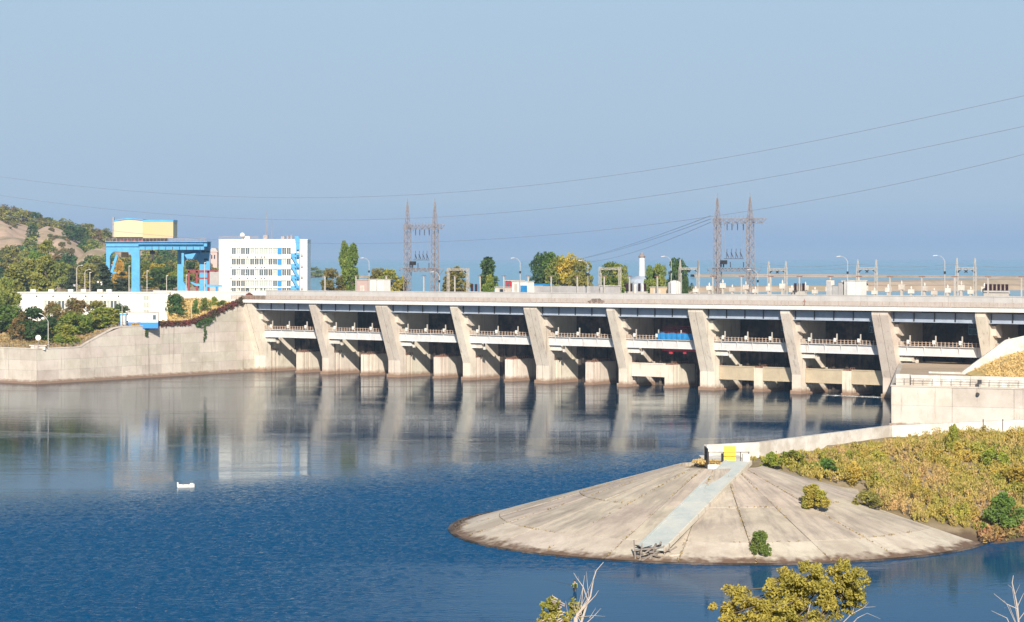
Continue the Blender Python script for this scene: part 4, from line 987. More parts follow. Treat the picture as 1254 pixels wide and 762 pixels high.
# ================================================================= PYLONS
def lattice(b, x, y, z0, z1, w0, w1, n, th=.14):
    for k in range(n):
        a, c = k / n, (k + 1) / n; za, zb = z0 + (z1 - z0) * a, z0 + (z1 - z0) * c
        wa, wb = w0 + (w1 - w0) * a, w0 + (w1 - w0) * c
        ca = [(x - wa, y - wa, za), (x + wa, y - wa, za), (x + wa, y + wa, za), (x - wa, y + wa, za)]
        cb = [(x - wb, y - wb, zb), (x + wb, y - wb, zb), (x + wb, y + wb, zb), (x - wb, y + wb, zb)]
        for i in range(4):
            j = (i + 1) % 4
            b.bar(ca[i], cb[i], th * 1.25)
            b.bar(ca[i], cb[j] if k % 2 else cb[j], th * .8) if k % 2 == 0 else b.bar(ca[j], cb[i], th * .8)
            b.bar(cb[i], cb[j], th * .8)
def truss(b, x0, x1, y, z, h, wd, n, th=.12):
    for k in range(n):
        a = x0 + (x1 - x0) * k / n; c = x0 + (x1 - x0) * (k + 1) / n
        for yy in (y - wd, y + wd):
            b.bar((a, yy, z), (c, yy, z), th); b.bar((a, yy, z + h), (c, yy, z + h), th)
            b.bar((a, yy, z if k % 2 else z + h), (c, yy, z + h if k % 2 else z), th * .8); b.bar((a, yy, z), (a, yy, z + h), th * .7)
        for zz_ in (z, z + h): b.bar((a, y - wd, zz_), (c, y + wd, zz_), th * .7)
def insulator(p, length, d=(0, 0, -1)):
    p = Vector(p); d = Vector(d).normalized(); pts = []; rs = []
    n = 7
    for k in range(n):
        for f, r_ in ((0, .07), (.25, .2), (.5, .07)):
            pts.append(p + d * length * (k + f) / n); rs.append(r_)
    pts.append(p + d * length); rs.append(.05); return pts, rs
def pylon(lab, pa, pb, v_top_a, v_top_b, v_cb, v_low, y, ext):
    A = dP(pa, y, G0); B = dP(pb, y, G0); Wd = (dam_s(pb, y) - dam_s(pa, y))
    t = thing('pylon', lab, 'pylon', A, DAMRZ)
    za = ZD(v_top_a, A.y) - G0; zb_ = ZD(v_top_b, B.y) - G0; zc_ = ZD(v_cb, (A.y + B.y)/2) - G0; zl = ZD(v_low, (A.y + B.y)/2) - G0
    for x, zt in ((0, za), (Wd, zb_)):
        b = MB(); lattice(b, x, 0, 0, zc_ + 1.5, 0.85, .7, 14, .13); lattice(b, x, 0, zc_ + 1.5, zt - 1.2, .55, .1, 6, .09)
        b.bar((x, 0, zt - 1.2), (x, 0, zt), .1); b.build('mast', M['galv'], t)
    b = MB(); truss(b, -1.0, Wd + ext, 0, zc_, 1.3, .7, 12, .13); c1 = b.build('crossarm', M['galv'], t)
    b = MB(); truss(b, -1.0, Wd + 1.0, 0, zl, 1.1, .8, 12, .14)
    for sx_, dx in ((0, -1), (Wd, 1)): b.bar((sx_, 0, zl - 2.6), (sx_ + dx * 3.2, 0, zl + .6), .15); b.bar((sx_, 0, zl + 1.0), (sx_ + dx * 3.2, 0, zl + 1.0), .13)
    b.box(-2.5, Wd + 2.5, -1.1, -1.0, zl + 1.0, zl + 1.15); c2 = b.build('platform', M['galv'], t)
    b = MB()
    for k in range(9): b.bar((.6 + k * (Wd + 1) / 9, 0, zc_ + 1.3), (.6 + k * (Wd + 1) / 9, 0, zc_ + 2.1), .09)
    for k, f in enumerate((.22, .5, .78)):
        b.tube([(Wd * f, 0, zc_), (Wd * f, 0.1, zl + 5.2)], .05, 5)
    b.build('dropper_wire', M['cable'], c1)
    b = MB()
    for f in (.3, .45, .62, .8): b.tube(*insulator((Wd * f, 0, zc_), 1.8), n=6)
    b.build('insulator', M['insul'], c1)
    b = MB()
    for f in (.28, .42, .56, .70):
        b.tube(*insulator((Wd * f, 0, zl + 5.2), 1.6, (.5, 0, -1)), n=6); b.bar((Wd * f, 0, zl + 3.6), (Wd * f + .2, 0, zl + 6.2), .08)
    b.bar((Wd * .2, 0, zl + 3.5), (Wd * .8, 0, zl + 3.5), .12)
    for f in (.15, .45, .85): b.tube(*insulator((Wd * f, -.8, zl + 2.6), 1.5), n=6)
    b.build('insulator', M['insul'], c2)
    MB().box(Wd*.12, Wd*.27, -.6, .6, zl + 2.0, zl + 3.1).bar((Wd*.19, 0, zl + 1.1), (Wd*.19, 0, zl + 2.0), .25).build('transformer', M['dark_steel'], c2)
    return t
pylon('left H-shaped lattice steel pylon behind the dam road, near the yellow green trees', 499, 532.5, 243, 243, 281, 333, 24, 3.2)
pylon('right H-shaped rusty lattice steel pylon, the taller one behind the dam road', 878.5, 918.5, 237, 236, 274, 333, 24, 4.6)

# small substation portals
def portal(lab, pa, pb, vt, vb, y):
    A = dP(pa, y, G0); Wd = dam_s(pb, y) - dam_s(pa, y); B = dP(pb, y, G0)
    t = thing('substation_portal', lab, 'steel portal', A, DAMRZ, 'steel portals behind the dam road'); zt = ZD(vt, A.y) - G0; zb = ZD(vb, A.y) - G0
    for x in (0, Wd):
        b = MB(); lattice(b, x, 0, 0, zb + .4, .30, .26, 8, .07); lattice(b, x, 0, zb + .4, zt, .2, .05, 4, .06); b.build('mast', M['post'], t)
    b = MB(); truss(b, 0, Wd, 0, zb - .3, .5, .3, 6, .1); c = b.build('crossbeam', M['post'], t)
    b = MB()
    for k in range(4):
        x = Wd * (.2 + .2 * k); b.tube(*insulator((x, 0, zb - .3), 1.2, (1 if k % 2 else -1, 0, -.8)), n=5)
    b.build('insulator', M['dark_steel'], c)
portal('pale steel portal right of the right pylon, with the three dark insulators below', 941.5, 962.5, 320, 330, 30)
portal('steel portal just right of the white hut with grey cabinets', 1050.5, 1073, 318, 329, 30)
portal('steel portal at the far right above the six dark insulators', 1172, 1194, 316, 329, 30)
portal('thin steel portal left of the right pylon, near the round white tank', 833, 855, 318, 329, 30)
portal('thin steel portal in front of the pair of trees left of the white tower', 735, 759, 327, 329, 30)
portal('thin steel portal between the round olive tree and the left pylon', 549, 573, 329, 330, 30)

def lamp(px, vt, y, lab, arm=-1):
    p = dP(px, y, 0); z0 = 21.6; h = ZD(vt, p.y) - z0
    t = thing('street_lamp', lab, 'street lamp', (p.x, p.y, z0), DAMRZ, 'street lamps along the dam road')
    MB().tube([(0, 0, 0), (0, 0, h * .5), (0, 0, h - 1.3), (arm * .5, -.1, h - .55), (arm * 1.2, -.2, h - .1), (arm * 2.0, -.3, h)], [.11, .09, .07, .05, .045, .04], 8).build('pole', M['post'], t)
    MB().obox((arm * 2.4, -.35, h - .02), (.5, 0, .05), (0, .16, 0), (-.01, 0, .08)).build('lamp_head', M['white'], t)
    MB().obox((.05, -.1, h * .68), (.22, 0, 0), (0, .16, 0), (0, 0, .3)).build('signal_box', M['dark_steel'], t)
for px, vt, lab in [(452, 316, 'street lamp with a curved arm beside the first white hut, left of the left pylon'),
                    (637, 316, 'street lamp with a curved arm behind the white hut with the blue box'),
                    (720, 319, 'street lamp with a curved arm at the right end of the big tree clump'),
                    (822, 314, 'street lamp with a curved arm behind the round white tank'),
                    (1038, 314, 'street lamp with a curved arm at the hut with grey cabinets'),
                    (1157, 313, 'street lamp with a curved arm alone at the far right of the road')]:
    lamp(px, vt, 10.5, lab)
lamp(538, 333, 10.5, 'short street lamp pole right beside the left pylon'); lamp(928, 330, 10.5, 'short street lamp pole right beside the right pylon')
PO = [398, 436, 473, 519, 557, 588, 617, 647, 675, 707, 740, 771, 805, 873, 908, 944, 979, 1017, 1052, 1090, 1129, 1169, 1210, 1251]
for k, px in enumerate(PO):
    p = dP(px, 14, 0); z0 = 21.6; h = ZD(338 + (px - 400) * .002, p.y) - z0
    t = thing('rail_post', f'{nth(k)} cream concrete post from the left behind the dam road wall', 'post', (p.x, p.y, z0), DAMRZ, 'cream posts behind the dam road wall')
    MB().prism([(-.17, 0), (.17, 0), (.12, h), (-.12, h)], -.15, .15, 'y').build('shaft', M['post'], t)
    MB().box(-.75, .75, -.2, .2, h, h + .22).build('cap', M['rust'], t)
a, b_ = dP(1000, 14, 0), dP(1300, 14, 0)
# overhead rail joining the posts at the right
za = ZD(338.5, a.y); b = MB(); b.box(dam_s(870, 14), dam_s(1290, 14), -.06, .06, za + .1, za + .22)
o = b.build('overhead_rail', M['galv']); o.location = (dW(0, 14).x, dW(0, 14).y, 0); o.rotation_euler = (0, 0, DAMRZ); tag(o, 'thin overhead rail running along the tops of the right hand posts', 'rail')

def onroad(name, lab, cat, px, y, z=G0):
    p = dP(px, y, z); return thing(name, lab, cat, p, DAMRZ), p.y
def hut(lab, px0, px1, vt, y, m='white', extra=None, roof=True):
    t, D = onroad('hut', lab, 'hut', px0, y); wd = dam_s(px1, y) - dam_s(px0, y); h = ZD(vt, D) - G0
    MB().box(0, wd, 0, 3, 0, h).build('wall', M[m], t)
    if roof: MB().box(-.15, wd + .15, -.2, 3.2, h, h + .16).build('roof', M['white_conc'], t)
    return t, wd, h
t, wd, h = hut('small white hut with a dark gap in the middle, beside the first curved street lamp', 453, 470, 342.5, 12)
MB().box(wd*.48, wd*.52, -.04, 0, 0, h).build('joint', M['grey'], t); MB().box(wd*.1, wd*.35, -.05, 0, 1.2, h - .5).build('door', M['white_conc'], t)
t, wd, h = hut('white cube hut with a bright blue box attached at its right corner', 627, 646, 345, 12)
MB().box(wd*.62, wd*.98, -.8, -.02, 0, (ZD(352, 600) - G0)).build('cabinet', M['tarp'], t)
MB().box(wd*.15, wd*.35, -.05, 0, 1, h - .6).build('door', M['white_conc'], t)
t, wd, h = hut('white hut at the foot of the right hand curved street lamp, next to grey cabinets', 1034, 1054, 344, 12)
MB().box(wd*.7, wd*.72, -.04, 0, 0, h).build('joint', M['grey'], t)
for k, (a, c, v) in enumerate(((1012, 1018, 343), (1019, 1026, 350), (1026.5, 1033, 346))):
    t, D = onroad('cabinet', ['tall pale cabinet left of the right white hut', 'low grey cabinet, middle one left of the right white hut', 'grey cabinet touching the left side of the right white hut'][k], 'cabinet', a, 13)
    w_ = dam_s(c, 13) - dam_s(a, 13); h = ZD(v, D) - G0; MB().box(0, w_, 0, 1.6, 0, h).build('body', M['grey'] if k else M['white_conc'], t)
    MB().box(-.08, w_ + .08, -.1, 1.7, h, h + .1).build('lid', M['galv'], t); MB().box(.1, w_ - .1, -.04, 0, .3, h - .3).build('door', M['grey'], t)
t, D = onroad('tank', 'round white tank standing behind the road wall below a curved street lamp', 'tank', 826, 14); h = ZD(343.5, D) - G0
MB().tube([(0, 0, 0), (0, 0, h - .7), (0, 0, h - .2), (0, 0, h)], [1.75, 1.75, 1.2, .3], 20).build('shell', M['white'], t)
MB().bar((1.4, -1.1, 0), (1.4, -1.1, h), .08).bar((1.7, -.8, 0), (1.7, -.8, h), .08).build('ladder', M['galv'], t)
t, wd, h = hut('low cream shed left of the round white tank', 796, 817, 352, 16, 'cream'); MB().box(wd*.2, wd*.6, -.05, 0, .5, h-.4).build('door', M['white_conc'], t)
t, wd, h = hut('low white shed just left of the white hut with the blue box', 606, 626, 352, 20, 'white_conc'); MB().box(wd*.3, wd*.5, -.05, 0, 1, h-.4).build('window', M['glass'], t)
t, wd, h = hut('red shed half hidden behind the white hut with blue box', 619, 634, 344, 30, 'red'); MB().box(wd*.1, wd*.3, -.05, 0, 3, h-.5).build('window', M['glass'], t)
t, wd, h = hut('low shed with a bright blue roof at the left foot of the big tree clump', 646, 668, 350, 36, 'grey', roof=False); MB().box(-.2, wd + .2, -.2, 3.2, h, h + .6).build('roof', M['tarp'], t)
t, wd, h = hut('grey box building with dark vents right of the long grey wall', 735, 752, 350.5, 15, 'grey'); MB().box(wd*.2, wd*.42, -.05, 0, h*.35, h*.55).box(wd*.6, wd*.85, -.05, 0, h*.35, h*.55).build('vent', M['dark_steel'], t)
t, wd, h = hut('faded pink shed right of the twin poplars', 437, 450, 343, 30, 'pink')
MB().box(wd*.3, wd*.7, -.05, 0, .5, h*.7).build('door', M['white_conc'], t)
# long grey wall right of the second hut: separate precast panels
t, D = onroad('concrete_fence', 'long grey concrete fence of panels in front of the big tree clump', 'fence', 646, 15); L_ = dam_s(733, 15) - dam_s(646, 15); h = ZD(350.8, D - 15) - G0; n = 9
for k in range(n): MB().box(L_*k/n + .06, L_*(k+1)/n - .06, 0, .2, 0, h + random.uniform(-.08, .08)).build('concrete_panel', M['grey'], t)
MB().box(0, L_, .05, .15, 0, h - .3).build('backing', M['grey'], t)
# dark bushing groups
def bushings(lab, pxs, v0, v1, y):
    t, D = onroad('insulator_bank', lab, 'insulators', pxs[0], y); z0 = ZD(v1, D) - G0; z1 = ZD(v0, D) - G0
    s0 = dam_s(pxs[0], y)
    w_ = dam_s(pxs[-1], y) - s0
    MB().box(-.6, w_ + .6, -.4, .4, 0, z0).build('base_frame', M['post'], t)
    for px in pxs:
        x = dam_s(px, y) - s0; pts = [(x, 0, z0 + (z1 - z0) * k / 14) for k in range(15)]
        MB().tube(pts, [.45 if k % 2 else .28 for k in range(15)], 8).build('insulator', M['insul'], t)
bushings('three dark brown insulator columns left of the right white hut', [974, 979, 984], 347, 356, 20)
bushings('six dark brown insulator columns in a row at the far right', [1208, 1213, 1218, 1223, 1228, 1233], 348, 356, 20)
bushings('three dark insulator columns just left of the lone egg-shaped tree', [578, 583, 588], 348, 357, 20)
bushings('two dark insulator columns under the dome of the white tower, left group', [768, 773], 347, 357, 20)
bushings('two dark insulator columns right of the white tower shaft', [783, 790], 347, 357, 20)
b = MB()
for k in range(26):
    px = 852 + k * 14.6 + (k * 37 % 5)
    q = dP(px, 22 + (k % 3), G0); hh = 1.6 + (k * 7 % 5) * .45
    t = thing('equipment_stand', f'small pale equipment stand, {nth(k)} from the left behind the right half of the road wall', 'equipment', q, DAMRZ, 'small pale equipment stands behind the road wall')
    if k == 0:
        m1 = MB().box(-.25, .25, -.25, .25, 0, 3.0).mesh('leg', M['post']); m2 = MB().box(-.7, .7, -.4, .4, 3.0, 3.9).tube([(0, 0, 3.9), (0, 0, 4.1), (0, 0, 4.6)], [.12, .25, .08], 6).mesh('head', M['white_conc'])
    put('leg', m1, t); put('head', m2, t); t.scale = (1, 1, .7 + hh * .22)
# car and walker on the road
q = dP(730, -2.3, 0); t = thing('car', 'dark car driving along the dam road behind the railing', 'car', (q.x, q.y, 21.56 + SL * 95), DAMRZ + R(0))
MB().prism([(-2.1, .35), (-2.15, .8), (-1.3, .92), (-.75, 1.42), (.7, 1.45), (1.35, .95), (2.1, .82), (2.15, .35)], -.85, .85, 'y').build('body', M['dark_steel'], t)
for sgn in (-1, 1):
    MB().prism([(-1.1, .95), (-.68, 1.36), (.63, 1.38), (1.15, .97)], .86 if sgn > 0 else -.88, .88 if sgn > 0 else -.86, 'y').build('window', M['glass_dk'], t)
    for x in (-1.35, 1.35): MB().tube([(x, sgn*.68, .33), (x, sgn*.9, .33)], .33, 12).build('wheel', M['insul'], t)
MB().box(-2.18, -2.1, -.7, .7, .55, .72).build('headlight', M['white'], t)

# ================================================================= OVERHEAD LINES  (catenaries from a tower off to the left to one off to the right)
def wire(lab, pts, DL, DR, r=.10, cat='cable'):
    xs_ = np.array([p[0] for p in pts], float); vs = np.array([p[1] for p in pts], float); c = np.polyfit(xs_, vs, 4 if len(pts) > 5 else 2)
    P_ = []
    for px in np.linspace(xs_[0], xs_[-1], 70):
        k = (px - xs_[0]) / (xs_[-1] - xs_[0]); D_ = 1 / ((1 - k) / DL + k / DR); P_.append(PT(px, float(np.polyval(c, px)), D_))
    tag(MB().tube(P_, r, 5).build('power_line', M['cable'], smooth=True), lab, cat, 'overhead power lines')
wire('uppermost overhead power line sweeping up to the right', [(-120, 198), (0, 216), (120, 231), (300, 241), (440, 241), (600, 233), (800, 207), (1000, 172), (1254, 118), (1340, 98)], 620, 330, .034)
wire('middle overhead power line, passing just over the left pylon crossarm', [(-120, 219), (0, 238), (150, 258), (300, 268), (440, 270), (560, 265), (720, 249), (850, 232), (1050, 198), (1254, 155), (1340, 136)], 620, 330, .034)
wire('lowest long overhead power line, from the office roof up to the right edge', [(-120, 240), (0, 262), (130, 281), (262, 294), (400, 299.5), (500, 298.5), (620, 291), (760, 278), (872, 263.5), (1000, 246), (1130, 220), (1254, 188), (1340, 166)], 620, 330, .034)
for k, (a, b_) in enumerate([((640, 327), (871, 264)), ((655, 322), (871, 268)), ((700, 321), (871, 272))]):
    A = PT(a[0], a[1], 1500); B = PT(b_[0], b_[1], 598)
    P_ = [A.lerp(B, i / 20) - Vector((0, 0, 14 * (i/20) * (1 - i/20))) for i in range(21)]
    tag(MB().tube(P_, .06, 4).build('power_line', M['cable']), ['thin wire falling left from the right pylon crossarm, upper one', 'thin wire falling left from the right pylon crossarm, middle one', 'thin wire falling left from the right pylon crossarm, lowest one'][k], 'cable', 'thin wires of the right pylon')
for k, v in enumerate((323.5, 328)):
    A = dP(930, 30, 0); B = dP(1300, 30, 0); z = ZD(v, 560)
    P_ = [Vector((A.x + (B.x-A.x)*i/20, A.y + (B.y-A.y)*i/20, z - .8*math.sin(math.pi*((i*3) % 20)/20))) for i in range(21)]
    tag(MB().tube(P_, .045, 4).build('power_line', M['cable']), ['upper thin wire strung between the right hand steel portals', 'lower thin wire strung between the right hand steel portals'][k], 'cable')
# lamp posts on the left bank
def bank_lamp(px, b__, vt, lab, arm=-1.6, thick=.13, head=True):
    p = bank_pt(px, b__); h = ZD(vt, p.y) - p.z
    t = thing('lamp_post', lab, 'lamp post', p)
    pts = [(0, 0, 0), (0, 0, h - 2.0)] + ([(arm*.35, 0, h - 1.0), (arm, 0, h)] if head else [(0, 0, h)])
    MB().tube(pts, [thick, thick*.8, thick*.7, thick*.6][:len(pts)], 8).build('pole', M['post'], t)
    if head: MB().obox((arm*1.25, 0, h + .1), (.45, 0, -.16), (0, .18, 0), (.03, 0, .09)).build('lamp_head', M['white'], t)
bank_lamp(59, 1.5, 385, 'grey lamp post with a slanting arm standing on the low retaining wall')
bank_lamp(234.5, 1.5, 368, 'slim pale pole without lamp on the mound above the retaining wall', head=False)
bank_lamp(149.5, 1.5, 366, 'slim grey pole beside the pale blue cabinet', head=False, thick=.1)
for px, vt, D, lab in [(94, 325, 760, 'curved white lamp post behind the low building, left of the spruce'), (104, 330, 790, 'second pale lamp post behind the low building'),
                       (110, 334, 740, 'plain brown pole behind the low building near the left spruce'), (158, 326, 745, 'pale post between the spruce and crane leg'), (180, 332, 745, 'pale post under the crane hook'),
                       (204, 338, 745, 'short pale post left of the dark blue crane leg'), (228, 337, 745, 'short pale post left of the dark red frame'), (250.5, 322, 742, 'thin white mast in front of the crane right end'),
                       (300, 335, 741, 'short pale lamp mast before the office block left windows')]:
    t = thing('lamp_post', lab, 'lamp post', (XD(px, D), D, G0)); h = ZD(vt, D) - G0
    pts = [(0, 0, 0), (0, 0, h - 1)] + ([(.4, 0, h - .3), (1.5, 0, h)] if px < 105 else [(0, 0, h)])
    MB().tube(pts, [.16, .12, .1, .08][:len(pts)], 8).build('pole', M['post'], t)
    MB().box(pts[-1][0] - .1, pts[-1][0] + .5, -.15, .15, h - .05, h + .12).build('lamp_head', M['white'], t)

# red creeper over the wall's top
def creeper(lab, blobs, n, size, m):
    c = np.array(blobs)[:, :3].mean(0); bl = [(a - c[0], b - c[1], d - c[2], e, f, g) for a, b, d, e, f, g in blobs]
    t = thing('creeper', lab, 'creeper', tuple(c)); put('foliage', tris('foliage', leaves(blob_points(n, bl, .3), size), M[m]), t)
    MB().tube([tuple(np.array(b[:3])) for b in bl], .08, 5).build('vine_stem', M['bark'], t)
bl = []
for px in np.arange(196, 312, 1.6):
    q = wallpt(px); z = walltop(px); bl.append((q.x - .3, q.y - .4, z + .45 + .35 * math.sin(px * 1.1), .9, .8, random.uniform(.35, .75) * (1.4 if px > 258 else .8)))
creeper('reddish brown creeper running up the sloping top of the retaining wall', bl, 6000, .38, 'lf_red')
bl = []
for k in range(10):
    q = wallpt(303 + random.uniform(-7, 7)); bl.append((q.x, q.y - .9, 22 + random.uniform(-1.3, .8), 1.0, .6, .9))
creeper('thick dark red creeper clump where dam road and retaining wall meet', bl, 2600, .4, 'lf_red')
bl = []
for k in range(26):
    px = 251 + random.uniform(-10, 11); q = wallpt(px); bl.append((q.x, q.y - .5, walltop(px) - abs(random.gauss(0, 1.0)) + .2, .8, .3, .55))
for k in range(9): q = wallpt(251.5 + random.uniform(-1.2, 1.2)); bl.append((q.x, q.y - .45, 14.6 - k * .6, .45 * (1 - k*.06), .22, .5))
creeper('dark creeper hanging in a pointed strip down the face of the retaining wall', bl, 2600, .3, 'lf_dark')
bl = [(wallpt(179.5 + random.uniform(-3, 3) * (1 - k/9)).x, wallpt(179.5).y - .5, 14.5 - k * .32, .5, .25, .35) for k in range(9)]
creeper('small dark plant hanging over the wall edge below the blue hut', bl, 500, .3, 'lf_dark')

# ================================================================= SPIT (paved cone and scrubby bank)
CX, CY = 26.0, 287.0
RIDGE = [(26, 287), (33, 300), (55, 329), (77, 340), (120, 362), (220, 410)]
FRONT = [(38, 255.7), (46, 260), (52, 265), (56, 271), (64, 276.5), (80, 281), (110, 288), (240, 300)]
def segdist(x, y, pts):
    d = np.full(np.shape(x), 1e9)
    for (a, b) in zip(pts[:-1], pts[1:]):
        ax, ay = a; dx, dy = b[0] - ax, b[1] - ay; t = np.clip(((x - ax) * dx + (y - ay) * dy) / (dx*dx + dy*dy), 0, 1)
        d = np.minimum(d, np.hypot(x - ax - t*dx, y - ay - t*dy))
    return d
def spit_h(x, y):
    x = np.asarray(x, float); y = np.asarray(y, float)
    hc = (33.5 - np.hypot(x - CX, y - CY)) / 28.5 * 8
    hr = 8 - np.maximum(0, segdist(x, y, RIDGE) - 4) * .34
    fy = np.interp(x, [p[0] for p in FRONT], [p[1] for p in FRONT])
    wy = np.interp(x, [p[0] for p in RIDGE], [p[1] for p in RIDGE])
    dfr = segdist(x, y, FRONT) * np.where(y > fy, 1, -1)
    hf = np.where((x > 40) & (y < wy + 4), dfr * .235, -50)
    return np.clip(np.maximum(np.maximum(hc, hr), hf), -3, 8)
SCP = [(30, 293), (37, 287), (44.9, 290.6), (44.7, 277), (50.3, 274.8), (57, 276.2), (64, 278), (80, 282.5), (110, 290), (110, 352), (77, 336.5), (55, 325.5), (34, 297)]
def inpoly(x, y, poly):
    ins = np.zeros(np.shape(x), bool); n = len(poly)
    for i in range(n):
        x0, y0 = poly[i]; x1, y1 = poly[(i+1) % n]
        c = ((y0 > y) != (y1 > y)) & (x < (x1 - x0) * (y - y0) / ((y1 - y0) if y1 != y0 else 1e-9) + x0); ins ^= c
    return ins
gx, gy = np.meshgrid(np.arange(-14, 170, 1.25), np.arange(246, 420, 1.25))
gz = spit_h(gx, gy); rr = np.hypot(gx - CX, gy - CY)
sl = (rr < 34.5) & ~inpoly(gx, gy, SCP)
gz = gz - np.where(sl, .45, 0) + np.where(~sl & (gz > 0.3), smooth_noise(gx, gy, .09, 3) * .18, 0)
M['spit_ground'] = mat('spit_soil', (0.26, 0.19, 0.10), 0.95, (0.18, 0.14, 0.07), 0.6, (0.30, 0.24, 0.16), 0.12, 0.6, 2, stain=((0.12, 0.08, 0.05), 0.0, 0.7))
def radial(m, col, lo, scale=(5.0, .16), amt=1.0):
    t = m.node_tree; N = t.nodes; L = t.links; p = N['Principled BSDF']; src = p.inputs['Base Color'].links[0].from_socket
    g = N.new('ShaderNodeNewGeometry'); s = N.new('ShaderNodeSeparateXYZ'); L.new(g.outputs['Position'], s.inputs[0])
    def ma(op, a, b=0.0):
        x = N.new('ShaderNodeMath'); x.operation = op
        for i, v in enumerate((a, b)):
            if hasattr(v, 'links'): L.new(v, x.inputs[i])
            else: x.inputs[i].default_value = v
        return x.outputs[0]
    dx, dy = ma('SUBTRACT', s.outputs[0], CX), ma('SUBTRACT', s.outputs[1], CY)
    r_ = ma('SQRT', ma('ADD', ma('MULTIPLY', dx, dx), ma('MULTIPLY', dy, dy))); th = ma('ARCTAN2', dx, dy)
    c = N.new('ShaderNodeCombineXYZ'); L.new(ma('MULTIPLY', th, scale[0]), c.inputs[0]); L.new(ma('MULTIPLY', r_, scale[1]), c.inputs[1])
    n = N.new('ShaderNodeTexNoise'); n.inputs['Scale'].default_value = 1.6; n.inputs['Detail'].default_value = 7; n.inputs['Roughness'].default_value = .7; L.new(c.outputs[0], n.inputs['Vector'])
    mr_ = N.new('ShaderNodeMapRange'); mr_.inputs['From Min'].default_value = lo; mr_.inputs['From Max'].default_value = lo + .22; mr_.inputs['To Max'].default_value = amt; L.new(n.outputs[0], mr_.inputs['Value'])
    mx_ = N.new('ShaderNodeMix'); mx_.data_type = 'RGBA'; L.new(mr_.outputs[0], mx_.inputs['Factor']); L.new(src, mx_.inputs['A']); mx_.inputs['B'].default_value = (*col, 1); L.new(mx_.outputs['Result'], p.inputs['Base Color'])
radial(M['conc_slab'], (0.25, 0.21, 0.175), .46, (9.0, .09), .8)
spit = tag(put('spit', gridmesh('spit', np.stack([gx, gy, gz], -1), M['spit_ground'])), kind='structure')
M['slab_pale'] = mat('pale_slab_concrete', (0.62, 0.54, 0.435), 0.92, (0.54, 0.465, 0.37), 0.5, (0.46, 0.38, 0.30), 0.15, 0.4, 3, None, stain=((0.16, 0.10, 0.065), -0.35, 0.05), objvar=0.2)
radial(M['slab_pale'], (0.36, 0.30, 0.24), .50, (14.0, .2), .7)
rings = [(33.6, 27.6), (27.6, 17.5), (17.5, 5.2)]
phis = [92] + list(range(107, 363, 15))
for a0, a1 in zip(phis[:-1], phis[1:]):
    for ri, (ra, rb_) in enumerate(rings):
        if a0 > 331 and ri < 2: continue
        ga = .04; n1, n2 = 6, 5; vs = []
        tl = random.uniform(-.03, .03)
        for top in (1, 0):
            for i in range(n2 + 1):
                r_ = ra - ga - (ra - rb_ - 2*ga) * i / n2
                for j in range(n1 + 1):
                    g = math.degrees(ga / r_); an = R(a0 + g + (a1 - a0 - 2*g) * j / n1)
                    x, y = CX + r_ * math.cos(an), CY + r_ * math.sin(an)
                    vs.append((x, y, float(spit_h(x, y)) + (0.06 + tl if top else -.5)))
        fs = []; W_ = n1 + 1; o = (n2 + 1) * W_
        for i in range(n2):
            for j in range(n1): q = i * W_ + j; fs.append((q, q + W_, q + W_ + 1, q + 1))
        for j in range(n1): fs.append((j, j + 1, o + j + 1, o + j)); q = n2 * W_ + j; fs.append((q + 1, q, o + q, o + q + 1))
        for i in range(n2): q = i * W_; fs.append((q + W_, q, o + q, o + q + W_)); q += n1; fs.append((q, q + W_, o + q + W_, o + q))
        MB().add(vs, fs).build('concrete_slab', M['slab_pale'] if ri == 0 else M['conc_slab'], spit)
# low kerb along the cone's toe
kb = MB(); pr = []
for k in range(95):
    an = R(100 + k * 2.5); pr.append((CX + 33.75 * math.cos(an), CY + 33.75 * math.sin(an)))
for (p, q) in zip(pr[:-1], pr[1:]): kb.bar((p[0], p[1], -.15), (q[0], q[1], -.15), .5, .62)
kb.build('toe_kerb', M['conc_dark'], spit)
# weeds and moss in the slab joints, dirt clods
C = []
for a0 in (182, 197, 227, 242, 257, 272, 287, 302):
    n = 130
    rr_ = rng.uniform(6, 33.5, n); w_ = smooth_noise(rr_, rr_*0 + a0, .06, a0) > -.1
    an = np.radians(a0) + rng.normal(0, .10, n) / rr_
    C.append(np.stack([CX + rr_*np.cos(an), CY + rr_*np.sin(an)], -1)[w_])
for r0 in (27.6, 17.5):
    an = np.radians(rng.uniform(185, 325, 200)); w_ = smooth_noise(an * 30, an * 0, .05, 4) > .1
    q = r0 + rng.normal(0, .08, len(an)); C.append(np.stack([CX + q*np.cos(an), CY + q*np.sin(an)], -1)[w_])
C = np.concatenate(C); z = spit_h(C[:, 0], C[:, 1]) + .12
tag(put('joint_weeds', tris('joint_weeds', leaves(np.column_stack([C, z]), .17), leafmat('weed_leaves', (0.26, 0.19, 0.10), (0.19, 0.15, 0.07), None, 0.0))), kind='stuff')
an = np.radians(rng.uniform(100, 185, 900)); q = rng.normal(33.2, .35, 900); C = np.stack([CX + q*np.cos(an), CY + q*np.sin(an)], -1)
tag(put('edge_grass', tris('edge_grass', leaves(np.column_stack([C, spit_h(C[:, 0], C[:, 1]) + .08]), .2), M['conc_dark'])), kind='stuff')
an = np.radians(rng.uniform(95, 130, 700)); q = rng.uniform(3, 11, 700); C = np.stack([22.5 + q*.4*np.cos(an*3), 288.5 + q*.25*np.sin(an*5)], -1)
tag(put('edge_grass', tris('edge_grass', leaves(np.column_stack([C, spit_h(C[:, 0], C[:, 1]) + .25]), .32), M['straw'])), kind='stuff')

